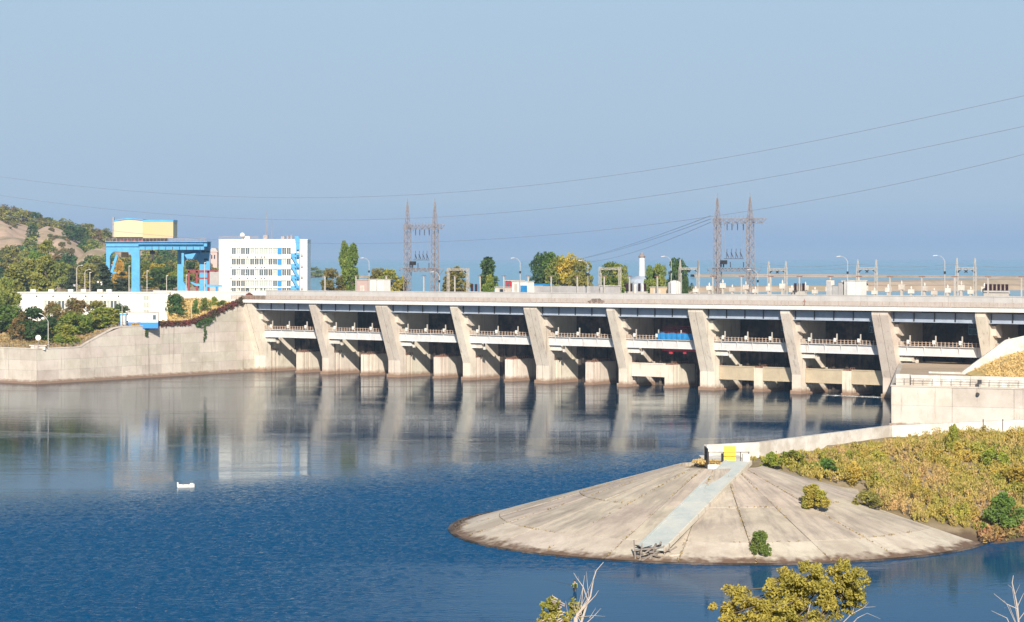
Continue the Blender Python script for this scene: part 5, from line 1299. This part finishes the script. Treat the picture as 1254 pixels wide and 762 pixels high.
# parapet along the far crest, in panels
t = thing('parapet_wall', 'long whitewashed concrete parapet running along the crest of the scrubby spit', 'wall')
WP = [PT(866, 558, 299), PT(930, 556, 303), PT(1092, 535, 332), PT(1254, 528, 343)]
WP = [(p.x, p.y) for p in WP] + [(125, 369), (225, 424)]
for (a, b_) in zip(WP[:-1], WP[1:]):
    a, b_ = Vector(a), Vector(b_); d = b_ - a; L_ = d.length; d.normalize(); n = max(1, round(L_ / 6)); nr = Vector((-d.y, d.x))
    for k in range(n):
        p = a + d * (L_ * k / n + .03); q = a + d * (L_ * (k+1) / n - .03); r0, r1 = p + nr * .8, q + nr * .8; z1 = 9.55 + .2 * min(1, max(0, (p.x - 33) / 44))
        MB().prism([(p.x, p.y), (q.x, q.y), (r1.x, r1.y), (r0.x, r0.y)], 6.5, z1, 'z').build('wall_panel', M['white_conc'], t)
# landing with railings
t = thing('landing', 'small white concrete landing with dark railings at the top of the pale blue slipway', 'platform', (0, 0, 0))
p0 = PT(866, 568, 287.0); p1_ = PT(917, 568, 287.0)
MB().box(p0.x, p1_.x, 286, 299.5, 6.5, 8.15).build('floor', M['white_conc'], t)
b = MB(); zf_ = 8.15
for k in range(7): b.bar((p0.x, 286 + k * .8, zf_), (p0.x, 286 + k * .8, zf_ + 1.9), .1)
for h in (1.9, .2): b.bar((p0.x, 286, zf_ + h), (p0.x, 290.8, zf_ + h), .12)
for k in range(18): b.bar((p0.x - .02, 286.1 + k * .27, zf_ + .2), (p0.x - .02, 286.1 + k * .27, zf_ + 1.85), .05)
b.build('gate_bars', M['dark_steel'], t)
b = MB()
for px in (867, 885, 906, 916): q = PT(px, 560, 287); b.bar((q.x, 286.1, zf_), (q.x, 286.1, zf_ + 1.6), .1)
for h in (1.55, .35): b.bar((p0.x, 286.1, zf_ + h), (p1_.x, 286.1, zf_ + h), .08)
b.build('railing', M['dark_steel'], t)
q = PT(914, 560, 286); MB().box(q.x - .55, q.x + .35, 285.0, 286.0, 7.3, 9.5).build('white_box', M['white'], t)
MB().box(q.x - .6, q.x + .4, 284.95, 285.0, 7.1, 7.5).build('box_foot', M['dark_steel'], t)
t = thing('yellow_board', 'bright yellow board standing upright at the landing railing', 'board'); q = PT(893.5, 560, 287.5)
MB().box(q.x - .75, q.x + .75, 287.2, 287.3, 8.35, 10.35).build('panel', M['yel'], t); MB().bar((q.x - .6, 287.4, 8.15), (q.x - .6, 287.4, 10), .09).bar((q.x + .6, 287.4, 8.15), (q.x + .6, 287.4, 10), .09).build('leg', M['dark_steel'], t)
t = thing('control_post', 'slim black post beside the yellow board on the landing', 'post'); q = PT(884, 560, 287)
MB().box(q.x - .12, q.x + .12, 286.6, 286.8, 8.15, 9.5).build('body', M['dark_steel'], t)
# slipway: pale blue sheeting from the landing down to the water
t = thing('slipway', 'pale blue sheeted slipway descending the paved slope to the water', 'slipway')
ct, cb = Vector((29.2 - 1.0, 284.6, 8.75)), Vector((15.6, 257.2, 1.35)); ax = (cb - ct); side = Vector((-ax.y, ax.x, 0)).normalized() * 1.55
if side.x < 0: side = -side
nrm = side.cross(ax).normalized(); nrm = nrm if nrm.z > 0 else -nrm
n = 12
for k in range(n):
    a = ct + ax * (k / n + .0012); b_ = ct + ax * ((k + 1) / n - .0012)
    MB().add([a - side, a + side, b_ + side, b_ - side, a - side - nrm * .25, a + side - nrm * .25, b_ + side - nrm * .25, b_ - side - nrm * .25],
             [(0, 1, 2, 3), (4, 7, 6, 5), (0, 3, 7, 4), (1, 5, 6, 2), (0, 4, 5, 1), (2, 6, 7, 3)]).build('sheet', M['slip'], t)
for sg in (-1, 1):
    MB().bar(ct + side * sg * 1.06 - nrm * .15, cb + side * sg * 1.06 - nrm * .15, .22, .5).build('kerb', M['conc'] if sg > 0 else M['slip'], t)
b = MB()
for k in range(n):
    f = k / n; a = ct + ax * f - nrm * .25; g = float(spit_h(a.x, a.y))
    if a.z > g: b.obox(((a.x), a.y, (a.z + g) / 2 - .15), side * .85, Vector((ax.x, ax.y, 0)).normalized() * .25, (0, 0, (a.z - g) / 2 + .15))
b.build('support', M['conc'], t)
t = thing('wrecked_trestle', 'collapsed grey timber trestle at the water end of the slipway', 'trestle', (cb.x, cb.y, 0)); r3 = random.Random(5)
for (A_, B_) in [((-1.7, -.6, -.6), (-1.9, -.4, 2.3)), ((-1.4, -1.2, -.6), (-1.0, -.9, 2.0)), ((.2, -.9, -.4), (1.2, .6, 2.0)), ((1.6, -.6, -.2), (1.5, 0, 1.7)), ((-1.2, -1.4, .1), (2.2, .8, 1.7)),
                 ((-1.9, -.6, 1.2), (1.5, -.3, 1.5)), ((.4, -1.2, -.2), (3.0, 1.5, 1.3)), ((2.3, 0, -.1), (2.1, .5, 1.8)), ((-.4, -1.4, -.4), (.6, -.2, 1.9)), ((-1.5, -.8, .4), (.2, -1.2, 1.6))]:
    MB().bar(A_, B_, .2, .16).build('beam', M['timber'], t)
for k in range(9):
    a = Vector((r3.uniform(-1.4, 1.3), r3.uniform(-1, .4), r3.uniform(.7, 1.6))); d_ = Vector((r3.uniform(-1, 1), r3.uniform(-.6, .6), r3.uniform(-.35, .35)))
    MB().bar(a - d_, a + d_, .5, .07).build('plank', M['timber'] if k % 3 else M['dark_steel'], t)
MB().prism([(2.0, -1.0), (4.6, -.2), (4.4, .9), (2.4, .4)], .1, .75, 'z').build('concrete_block', M['slab_pale'], t)

# scrub on the spit
N = 4300; x = rng.uniform(28, 110, N * 3); y = rng.uniform(270, 352, N * 3); k = inpoly(x, y, SCP) & (spit_h(x, y) > .5); x = x[k][:N]; y = y[k][:N]
z = spit_h(x, y); big = smooth_noise(x, y, .035, 8); bare = smooth_noise(x, y, .055, 21) > .62
x, y, z, big = x[~bare], y[~bare], z[~bare], big[~bare]
hgt = np.clip(1.5 + big * .9 + rng.normal(0, .3, len(x)), .5, 2.8) * np.clip(z / 2.0, .45, 1) * np.clip(segdist(x, y, RIDGE[1:]) / 14, .22, 1) * .85
tall = rng.random(len(x)) < .16; hgt = hgt * np.where(tall, 1.55, rng.uniform(.6, 1.1, len(x)))
V = []
for m_ in range(44):                      # stems fan out from each root; narrow leaves stand along them
    u = rng.random(len(x)) ** .75; a = rng.uniform(0, 6.28, len(x)); sp = (.12 + .55 * u) * np.clip(hgt / 1.8, .4, 1.2) * rng.uniform(.2, 1.1, len(x))
    V.append(np.stack([x + sp * np.cos(a), y + sp * np.sin(a), z + hgt * u], -1))
V = np.concatenate(V); n = len(V); up = rng.normal(0, .38, (n, 3)); up[:, 2] = rng.uniform(.5, 1.1, n); up /= np.linalg.norm(up, axis=1)[:, None]
sd = rng.normal(size=(n, 3)); sd -= (sd * up).sum(1)[:, None] * up; sd /= np.linalg.norm(sd, axis=1)[:, None]; ln = rng.uniform(.22, .5, (n, 1)); wd_ = rng.uniform(.05, .11, (n, 1))
L_ = np.stack([V + up * ln, V - sd * wd_, V + sd * wd_], 1)
tag(put('scrub', tris('scrub', L_, M['scrub'])), kind='stuff')
pts = []
for k in range(900):
    X_, Y_ = rng.uniform(30, 108), rng.uniform(272, 350)
    if not inpoly(np.array([X_]), np.array([Y_]), SCP)[0] or smooth_noise(np.array([X_]), np.array([Y_]), .04, 31)[0] < .12: continue
    h_ = float(spit_h(X_, Y_)); r_ = rng.uniform(.5, 1.1) * min(1, .4 + h_ / 5)
    r_ *= min(1, max(.3, float(segdist(X_, Y_, RIDGE[1:])) / 14))
    for _ in range(3): pts.append((X_ + rng.normal(0, .5), Y_ + rng.normal(0, .5), h_ + r_ * rng.uniform(.5, 1.6), r_ * .8, r_ * .8, r_ * rng.uniform(.8, 1.4)))
pts2 = []
for k in range(700):
    X_, Y_ = rng.uniform(30, 108), rng.uniform(272, 350)
    if not inpoly(np.array([X_]), np.array([Y_]), SCP)[0] or smooth_noise(np.array([X_]), np.array([Y_]), .05, 44)[0] < .15: continue
    h_ = float(spit_h(X_, Y_)); r_ = rng.uniform(.6, 1.2) * min(1, .4 + h_ / 5)
    r_ *= min(1, max(.3, float(segdist(X_, Y_, RIDGE[1:])) / 14))
    for _ in range(3): pts2.append((X_ + rng.normal(0, .6), Y_ + rng.normal(0, .6), h_ + r_ * rng.uniform(.5, 1.7), r_ * .8, r_ * .8, r_ * rng.uniform(.8, 1.3)))
tag(put('golden_thicket', tris('golden_thicket', leaves(blob_points(40000, pts2, .45), .16, 0, 2.4), leafmat('golden_thicket_leaves', (0.36, 0.26, 0.05), (0.27, 0.20, 0.05), (0.20, 0.17, 0.04), 0.0, .3))), kind='stuff')
tag(put('shrub_thicket', tris('shrub_thicket', leaves(blob_points(52000, pts, .45), .17, 0, 2.4), leafmat('thicket_leaves', (0.22, 0.22, 0.038), (0.30, 0.25, 0.05), (0.14, 0.16, 0.03), 0.0, .3))), kind='stuff')
def spit_bush(px, v, wp, hp, lf, lab, n=5200, kd='bush', size=.06, name='bush', seed=0):
    D_ = 290.0
    for _ in range(12): X_ = XD(px, D_); z_ = float(spit_h(X_, D_)); D_ = .5 * D_ + .5 * F * (CZ - z_) / (v - HV)
    return tree(name, lab, (XD(px, D_), D_, float(spit_h(XD(px, D_), D_)) - .1), hp / F * D_, wp / F * D_ * 1.1, kd, lf, seed, n, size, cat=name)
spit_bush(931, 679, 28, 28, 'lf_green', 'small green bush growing from a slab joint near the water, below the slipway top')
spit_bush(997, 624, 38, 30, 'lf_yg', 'yellow green bush alone in the middle of the paved slope', seed=1)
spit_bush(1228, 650, 54, 44, 'lf_green', 'round dark green bush at the right edge of the spit', n=4000, seed=2)
spit_bush(1229, 649, 46, 40, 'lf_green', 'mid green shoots in front of the round dark bush', n=1500, seed=3)
spit_bush(970, 572, 40, 22, 'lf_yg', 'light green bush at the left end of the scrub behind the landing', seed=3)
spit_bush(945, 572, 26, 18, 'lf_yg', 'small light green bush next to the white parapet, left end of scrub', seed=2)
spit_bush(1008, 578, 40, 20, 'lf_green', 'green bush at the crest behind the paved slope', seed=1)
spit_bush(1168, 556, 20, 34, 'lf_yg', 'upright yellow green shrub in front of the white parapet', seed=0)
spit_bush(1244, 600, 50, 30, 'lf_gold', 'golden yellow shrub above the round dark bush', n=3000, seed=1)
spit_bush(1215, 575, 40, 26, 'lf_yg', 'yellow green shrub in the scrub above the golden one', n=2400, seed=2)
spit_bush(1065, 622, 40, 22, 'lf_olive', 'olive shrub at the lower left edge of the scrub', n=2400, seed=3)
C = []; n = 5000; x = rng.uniform(56, 90, n); fy = np.interp(x, [p[0] for p in FRONT], [p[1] for p in FRONT]); y = fy + rng.uniform(.5, 8, n)
tag(put('shore_weeds', tris('shore_weeds', leaves(np.column_stack([x, y, spit_h(x, y) + rng.uniform(0, .9, n)]), .3), leafmat('reddish_weeds', (0.25, 0.11, 0.06), (0.28, 0.20, 0.07), (0.12, 0.12, 0.04), 0.0, .4))), kind='stuff')
# fence posts in front of the parapet
for k, px in enumerate((1204, 1228)):
    q = PT(px, 540, 336); t = thing('fence_post', ['dark thin post in front of the white parapet, left one', 'dark thin post in front of the white parapet, right one'][k], 'post', (q.x, q.y, 7.9)); MB().bar((0, 0, 0), (0, 0, 2.4), .12).build('shaft', M['dark_steel'], t)

xf_ = rng.uniform(168, 184, 420); yf_ = rng.normal(-.5, 1.0, 420); Cf = np.array([tuple(dW(a, b_, .05)) for a, b_ in zip(xf_, yf_)])
Lf = leaves(Cf, .55); Lf[:, :, 2] = .04 + (Lf[:, :, 2] - .05) * .08
tag(put('foam', tris('foam', Lf, M['white'])), kind='stuff')
# ================================================================= RIGHT ABUTMENT
c0 = Vector((76.0, 457.7)); c1 = Vector((100, 447)); dr = (c1 - c0).normalized(); c2 = c0 + dr * 110; c3 = Vector((93.9, 553.5))
tag(MB().prism([(c0.x + .3, c0.y + .5), (c2.x, c2.y + .5), (230, 560), (100, 560), (c3.x + .3, c3.y)], -2, 8.55, 'z').build('quay', M['sand']), kind='structure')
t = thing('quay_wall', 'stained concrete quay wall on the right with a white parapet on top', 'wall')
facing(t, c0, c2, 0, 0, lambda px: 8.35, 9, [4.6], M['conc_wall'])
core(t, [c0, c2], lambda px: 8.3, .8, M['conc_wall'])
core(t, [c3, c0], lambda px: 8.3, .8, M['conc_wall'])
facing(t, c3, c0, 0, 0, lambda px: 8.35, 8, [4.6], M['conc_wall'])
nr = Vector((-dr.y, dr.x)); n = 8
for k in range(n):
    a = c0 + dr * (3.6 + k * 6) + nr * 1.4; b_ = c0 + dr * (3.6 + (k + 1) * 6 - .06) + nr * 1.4; e0, e1 = a + nr * .5, b_ + nr * .5
    MB().prism([(a.x, a.y), (b_.x, b_.y), (e1.x, e1.y), (e0.x, e0.y)], 8.4, 10.6, 'z').build('parapet_panel', M['white_conc'], t)
a = c0 + dr * .6 + nr * 1.2; b_ = c0 + dr * 3.3 + nr * 1.2; e0, e1 = a + nr * 2, b_ + nr * 2
MB().prism([(a.x, a.y), (b_.x, b_.y), (e1.x, e1.y), (e0.x, e0.y)], 8.4, 10.7, 'z').build('end_block', M['white_conc'], t)
b = MB(); last = None
for k in range(30):
    q = c0 + dr * (.5 + k * 1.9) + nr * .7; p = Vector((q.x, q.y, 8.55)); b.bar(p, p + Vector((0, 0, 1.35)), .06)
    if last is not None:
        for h in (1.35, .8): b.bar(last + Vector((0, 0, h)), p + Vector((0, 0, h)), .05)
    last = p
b.build('railing', M['dark_steel'], t)
q = c0 + dr * 17.6; 
t = thing('gauge_box', 'small dark box fixed on the quay wall parapet on the right', 'box', (q.x, q.y - .3, 9.2)); MB().box(-.35, .35, -.3, .4, 0, .8).build('body', M['dark_steel'], t)
q = c0 + dr * 17.2
t = thing('pipe_outlet', 'dark pipe mouth sticking out of the quay wall below the dark box', 'pipe', (q.x, q.y, 7.2)); MB().tube([(0, .6, 0), (0, -.7, -.05)], .34, 10).build('pipe', M['dark_steel'], t)
# white ramp wall climbing to the right, dry grass bank
t = thing('ramp_wall', 'white sloping concrete wall climbing to the right edge above the dry grass', 'wall')
RW = [(92, 505, 8.6, 8.9), (98.4, 500, 8.4, 9.0), (109.1, 505, 11.0, 15.9), (113.5, 503, 12.4, 17.0), (160, 500, 14.0, 17.6)]
for (a, b_) in zip(RW[:-1], RW[1:]):
    n = max(1, int(math.hypot(b_[0] - a[0], b_[1] - a[1]) / 5))
    for k in range(n):
        f0, f1 = k / n + .002, (k + 1) / n - .002; P0 = [a[i] + (b_[i] - a[i]) * f0 for i in range(4)]; P1 = [a[i] + (b_[i] - a[i]) * f1 for i in range(4)]
        MB().add([(P0[0], P0[1], 7), (P1[0], P1[1], 7), (P1[0], P1[1] + 1.0, 7), (P0[0], P0[1] + 1.0, 7), (P0[0], P0[1], P0[3]), (P1[0], P1[1], P1[3]), (P1[0], P1[1] + 1.0, P1[3]), (P0[0], P0[1] + 1.0, P0[3])],
                 [(0, 1, 5, 4), (4, 5, 6, 7), (2, 3, 7, 6), (0, 3, 2, 1), (0, 4, 7, 3), (1, 2, 6, 5)]).build('wall_panel', M['white_conc'], t)
gp = []
for i, (x, y, zl, zt) in enumerate([(99, 499.8, 8.7, 0), (104, 502, 10.6, 0), (109.1, 504.7, 12.6, 0), (113.5, 502.8, 13.8, 0), (160, 499.8, 14.8, 0)]):
    gp.append([(x - (2 if i == 0 else 0), 466 if i else 492, 8.5), (x, y * .62 + 466 * .38, 8.5 + (zl - 8.5) * .5), (x, y, zl)])
tag(put('grass_bank', gridmesh('grass_bank', np.array(gp).transpose(1, 0, 2), M['straw'])), kind='structure')
x = rng.uniform(101, 150, 9000); y = rng.uniform(468, 503, 9000); f = (y - 466) / (503 - 466)
zl = np.interp(x, [99, 104, 109.1, 113.5, 160], [8.7, 10.6, 12.6, 13.8, 14.8])
tag(put('dry_grass', tris('dry_grass', leaves(np.column_stack([x, y, 8.5 + (zl - 8.5) * f + .15]), .35, 0, 1.8), M['straw'])), kind='stuff')
# grass tufts on the left mound
px = rng.uniform(200, 300, 7000); bb_ = rng.uniform(2, 30, 7000); C = np.array([tuple(bank_pt(a, b_)) for a, b_ in zip(px, bb_)]); C[:, 2] += .25
tag(put('mound_grass', tris('mound_grass', leaves(C, .45), M['straw'])), kind='stuff')
px = rng.uniform(-10, 160, 9000); bb_ = rng.uniform(1.5, 30, 9000); C = np.array([tuple(bank_pt(a, b_)) for a, b_ in zip(px, bb_)]); C[:, 2] += .35
tag(put('bank_grass', tris('bank_grass', leaves(C, .5), leafmat('bank_weeds', (0.26, 0.17, 0.08), (0.16, 0.13, 0.05), (0.30, 0.22, 0.11), 0.0, .3))), kind='stuff')

# ================================================================= NEAR HILLSIDE AND FOREGROUND TREES
def nh(y): return 32.4 - .55 * (y - 2) if y > 2 else 32.4
P = np.array([[(x, y, nh(y) + .3 * math.sin(x * .2 + y * .3) * (1 if y > 6 else 0)) for x in np.linspace(-260, 260, 60)] for y in np.linspace(-120, 66, 60)])
tag(put('near_hillside', gridmesh('near_hillside', P, M['dry'])), kind='structure')
def near_tree(lab, D_, blobs, n, twigs, m='lf_near', size=.029, base=None, name='tree', lm='bark'):
    bx_ = base or blobs[0][0]; X0_ = XD(bx_, D_); g = nh(D_) - .2
    t = thing(name, lab, 'tree', (X0_, D_, g)); loc = lambda px, v, d: (XD(px, D_ + d) - X0_, d, ZD(v, D_ + d) - g)
    if blobs:
        bl = []
        for (px, v, rx, rv, d) in blobs:
            c = loc(px, v, d); bl.append((*c, rx / F * D_, rx / F * D_ * .8, rv / F * D_))
        # every blob is broken into smaller tufts so the outline is ragged
        sm = []
        for b_ in bl:
            for _ in range(22):
                dd = rng.normal(size=3); dd /= np.linalg.norm(dd); s = rng.uniform(.15, .34); rad = rng.uniform(.5, 1.25)
                sm.append((b_[0] + dd[0]*b_[3]*rad, b_[1] + dd[1]*b_[4]*rad, b_[2] + dd[2]*b_[5]*rad, b_[3]*s, b_[4]*s, b_[5]*s))
        C = blob_points(n, sm, .3); Vx = leaves(C, size, 0, 1.7)
        put('crown', tris('crown', Vx, M[m]), t)
        tw = MB()
        for b_ in sm[::2]:
            s0 = Vector(bl[len(bl)//2][:3]) * .35 + Vector(b_[:3]) * .65; tw.tube([s0, Vector(b_[:3]), Vector(b_[:3]) + Vector((b_[3]*.6, 0, b_[5] * .9))], [.011, .006, .002], 5)
        tw.build('twigs', M[lm], t)['kind'] = 'stuff'
    tr_ = MB(); top = loc(*((blobs[len(blobs)//2][0], blobs[len(blobs)//2][1] + 8, 0) if blobs else (bx_, 775, 0)))
    tr_.tube([(0, 0, 0), (.05, 0, top[2] * .5), (top[0] * .5, .02, top[2] * .85), top], [.13, .09, .05, .03], 8); tr_.build('trunk', M[lm], t)
    for pts, r0 in twigs:
        Pn = [loc(px, v, .02 * i) for i, (px, v) in enumerate(pts)]
        if Pn: Pn = [top] + Pn if Pn[0][2] > top[2] and (Vector(Pn[0]) - Vector(top)).length > .05 else Pn
        MB().tube(Pn, [r0 * .72 * (1 - .8 * i / (len(Pn) - 1)) for i in range(len(Pn))], 6, ).build('branch', M['bleached'], t)
    return t
near_tree('leafy golden green treetop at the bottom right of the view, with pale bare twigs', 31.0,
          [(905, 750, 28, 26, .1), (940, 752, 38, 26, -.2), (925, 775, 50, 24, 0), (962, 728, 32, 24, .2), (990, 715, 34, 24, 0), (1020, 712, 30, 20, .2), (1045, 716, 20, 22, -.1),
           (985, 745, 40, 26, 0), (1030, 740, 22, 14, .2), (975, 775, 60, 24, 0), (1045, 733, 16, 10, .1)], 30000,
          [([(1010, 790), (1025, 770), (1043, 752), (1058, 744), (1072, 743)], .011), ([(1035, 775), (1050, 757), (1062, 751), (1078, 758)], .009), ([(1043, 752), (1046, 744), (1040, 740)], .006),
           ([(1058, 744), (1064, 738)], .005), ([(1050, 757), (1043, 764)], .006), ([(985, 770), (992, 740), (1005, 728), (1022, 722)], .012), ([(950, 775), (955, 750), (948, 733)], .011), ([(1000, 760), (1015, 738), (1030, 728)], .009)])
BR = [([(712, 775), (712, 762), (720, 736), (723, 730.6), (726.6, 710), (730, 699), (739, 688.6)], .026), ([(720, 736), (714, 718.7), (707, 709), (702.4, 701.5)], .015), ([(711.6, 752), (713.7, 719.8), (716, 704.8)], .013),
      ([(721.8, 737), (729, 729.5), (733, 723)], .012), ([(721, 731), (719, 712), (718, 700)], .008), ([(698, 775), (696, 757), (692.7, 736)], .010), ([(713, 768), (728, 754), (736, 745)], .010), ([(728, 754), (741, 755)], .006),
      ([(726, 711), (729, 704), (728, 698)], .005), ([(714, 719), (709, 712), (708, 706)], .005), ([(722, 757), (730, 744)], .006), ([(712, 764), (704, 748), (703, 738)], .007)]
near_tree('pale green sprig top with bleached bare branches at the bottom centre of the view', 31.0,
          [(672, 752, 13, 16, 0), (685, 760, 16, 16, .1), (676, 738, 7, 9, 0), (705, 748, 10, 12, .15), (690, 775, 30, 14, 0), (664, 768, 10, 10, 0)], 3600, BR, m='lf_near', size=.03, base=700, lm='bleached')
near_tree('bleached leafless branches at the bottom right corner', 30.0, [],
          0, [([(1248, 778), (1247.4, 762), (1246, 743), (1239.5, 714), (1241, 704.6)], .022), ([(1246, 745.7), (1233, 740), (1217, 727)], .014), ([(1241, 775), (1233, 757), (1214, 748)], .012), ([(1246, 743), (1251, 732), (1254, 726)], .011),
              ([(1247, 760), (1256, 748), (1262, 735)], .012), ([(1239.5, 720), (1234, 716)], .006), ([(1233, 740), (1229, 735)], .006), ([(1243, 728), (1249, 716)], .007), ([(1236, 742), (1230, 745)], .005)], base=1249, lm='bleached')

# ================================================================= BOAT, ANGLER, WALKER
q = PZ(218, 597, 0); D_ = q.y; s1 = D_ / F; Lb = 20 * s1
t = thing('rowing_boat', 'tiny white open boat floating alone on the calm water left of centre', 'boat', (q.x, q.y, 0), R(4))
b = MB(); secs = [(0, .42, .42), (.12, .5, .40), (.5, .55, .38), (.8, .42, .42), (1.0, .05, .52)]
vs = []
for f, hw, sh in secs: vs += [(f*Lb, -hw, sh), (f*Lb, -hw*.7, -.05), (f*Lb, hw*.7, -.05), (f*Lb, hw, sh), (f*Lb, hw*.82, sh), (f*Lb, hw*.6, .08), (f*Lb, -hw*.6, .08), (f*Lb, -hw*.82, sh)]
fs = []
for i in range(len(secs) - 1):
    for k in range(8): fs.append((i*8 + k, i*8 + (k+1) % 8, (i+1)*8 + (k+1) % 8, (i+1)*8 + k))
fs.append(tuple(range(8))[::-1]); fs.append(tuple(range(32, 40))); b.add(vs, fs); b.build('hull', M['white'], t)
MB().box(.25*Lb, .36*Lb, -.42, .42, .3, .36).box(.6*Lb, .7*Lb, -.42, .42, .3, .36).build('seat', M['timber'], t)
MB().prism([(.72*Lb, .40), (.95*Lb, .50), (.92*Lb, .62), (.74*Lb, .62)], -.3, .3, 'y').build('bow_cover', M['white'], t)
MB().box(-.14, .06, -.1, .1, .1, .75).box(-.1, .02, -.05, .05, -.3, .1).build('outboard_motor', M['white'], t)

def person(name, lab, loc, rz, J, cols, extra=None):
    """J: joint chains with radii; one skinned continuous body"""
    t = thing(name, lab, 'person', loc, rz)
    vs = []; es = []; rs = []
    def add(p, r, par=None):
        vs.append(p); rs.append(r)
        if par is not None: es.append((par, len(vs) - 1))
        return len(vs) - 1
    pel = add((0, 0, .95), .15); ch = add((0, -.01, 1.22), .15, pel); sh_ = add((0, 0, 1.42), .13, ch); nk = add((0, -.01, 1.53), .055, sh_); hd = add((0, -.03, 1.63), .085, nk); ht = add((0, -.02, 1.73), .075, hd)
    add((0, -.115, 1.62), .018, hd)
    for s in (-1, 1): add((s*.085, -.01, 1.63), .015, hd)
    for s in (-1, 1):
        L = J['leg'][0 if s < 0 else 1]; h_ = add((s*.10, 0, .88), .095, pel); k_ = add((s*.11, L[0], .48), .062, h_); a_ = add((s*.12, L[1], .09), .042, k_); add((s*.13, L[1] - .16, .03), .035, a_)
        A = J['arm'][0 if s < 0 else 1]; s0 = add((s*.19, 0, 1.40), .065, sh_); e_ = add(A[0], .045, s0); w_ = add(A[1], .032, e_)
        d = (Vector(A[1]) - Vector(A[0])).normalized(); pm = Vector(A[1]) + d*.07; p_ = add(tuple(pm), .035, w_)
        sd = d.cross(Vector((0, 0, 1))).normalized()
        for fi, ln in enumerate((.07, .08, .075, .06)):
            o = sd * (fi - 1.5) * .02; k1 = add(tuple(pm + o + d*ln*.5), .009, p_); add(tuple(pm + o + d*ln*.8 + Vector((0, 0, -.03))), .008, k1)
        add(tuple(Vector(A[1]) + d*.04 + sd*.05 + Vector((0, 0, -.01))), .009, w_)
    me = bpy.data.meshes.new('body'); me.from_pydata(vs, es, []); o = bpy.data.objects.new('body', me); COL.objects.link(o); o.parent = t
    me.materials.append(M[cols[0]]); sk = o.modifiers.new('skin', 'SKIN'); sk.use_smooth_shade = True
    if not me.skin_vertices: me.skin_vertices.new() if hasattr(me.skin_vertices, 'new') else None
    for v_, r_ in zip(me.skin_vertices[0].data, rs): v_.radius = (r_, r_)
    me.skin_vertices[0].data[0].use_root = True
    sb_ = o.modifiers.new('sub', 'SUBSURF'); sb_.levels = 1; sb_.render_levels = 1
    MB().tube([(0, 0, .82), (0, 0, 1.0), (0, -.005, 1.22), (0, 0, 1.38), (0, 0, 1.47)], [.185, .175, .19, .185, .09], 14).build('jacket', M[cols[1]], t, smooth=True)
    MB().tube([(0, -.03, 1.66), (0, -.02, 1.75), (0, -.02, 1.79)], [.112, .095, .03], 12).build('hat' if cols[3] else 'hair', M[cols[2]], t, smooth=True)
    b = MB()
    for s in (-1, 1): b.tube([(s*.1, 0, .93), (s*.11, J['leg'][0 if s < 0 else 1][0], .48), (s*.12, J['leg'][0 if s < 0 else 1][1], .12)], [.125, .085, .065], 10)
    b.build('trousers', M['dark_steel'], t, smooth=True)
    b = MB()
    for s in (-1, 1): A = J['arm'][0 if s < 0 else 1]; b.tube([(s*.16, 0, 1.41), A[0], tuple(Vector(A[0]).lerp(Vector(A[1]), .9))], [.085, .062, .05], 10)
    b.build('sleeves', M[cols[1]], t, smooth=True)
    if extra: extra(t)
    return t
M['skin'] = mat('skin', (0.45, 0.26, 0.18), 0.5)
M['vest'] = mat('yellow_green_vest', (0.45, 0.50, 0.08), 0.7); M['cloth_dark'] = mat('dark_clothing', (0.03, 0.035, 0.03), 0.9); M['cloth_red'] = mat('dark_red_clothing', (0.25, 0.05, 0.04), 0.9)
D_ = 233.0; X_ = XD(704, D_)
def gear(t):
    MB().box(-.2, .2, -.2, -.17, 1.02, 1.38).box(-.19, .19, .17, .2, 1.0, 1.42).box(-.16, -.08, -.19, .19, 1.38, 1.45).box(.08, .16, -.19, .19, 1.38, 1.45).build('vest', M['vest'], t)
t = person('person', 'angler in dark waders and yellow green vest standing in the water with a rod', (X_, D_, -.58), R(-70),
           {'leg': [(-.02, .02), (.02, -.02)], 'arm': [((-.22, -.16, 1.18), (-.06, -.36, 1.2)), ((.22, -.14, 1.18), (.05, -.34, 1.2))]}, ('skin', 'cloth_dark', 'cloth_dark', True), gear)
t = thing('fishing_rod', 'thin dark fishing rod held by the angler, pointing left over the water', 'fishing rod', (X_ - .36, D_ - .12, .65))
MB().tube([(0, 0, 0), (-1.4, .1, .35), (-3.1, .2, .75)], [.022, .014, .006], 6).build('rod', M['dark_steel'], t); MB().tube([(-.1, -.08, -.03), (-.1, .08, -.03)], .06, 10).build('reel', M['dark_steel'], t)
q = dP(985, -4.4, 0)
person('person', 'pedestrian in dark red clothes walking on the dam pavement above the right bays', (q.x, q.y, 21.70 + SL * 160), R(-37.5 + 90),
       {'leg': [(-.16, -.22), (.12, .30)], 'arm': [((-.24, .12, 1.14), (-.25, .0, .92)), ((.24, -.10, 1.14), (.25, -.26, .98))]}, ('skin', 'cloth_red', 'cloth_dark', False))

# ================================================================= HAZE
hz = MB().box(-36000, 36000, -300, 45000, -4, 130).build('haze', bpy.data.materials.new('haze'), None)
hm = hz.data.materials[0]; hm.use_nodes = True; n_ = hm.node_tree.nodes; n_.remove(n_['Principled BSDF'])
pv = n_.new('ShaderNodeVolumePrincipled'); pv.inputs['Color'].default_value = (0.50, 0.72, 1.0, 1); pv.inputs['Density'].default_value = 0.00009; pv.inputs['Anisotropy'].default_value = 0.0
hm.node_tree.links.new(pv.outputs[0], n_['Material Output'].inputs['Volume'])
tag(hz, kind='stuff')
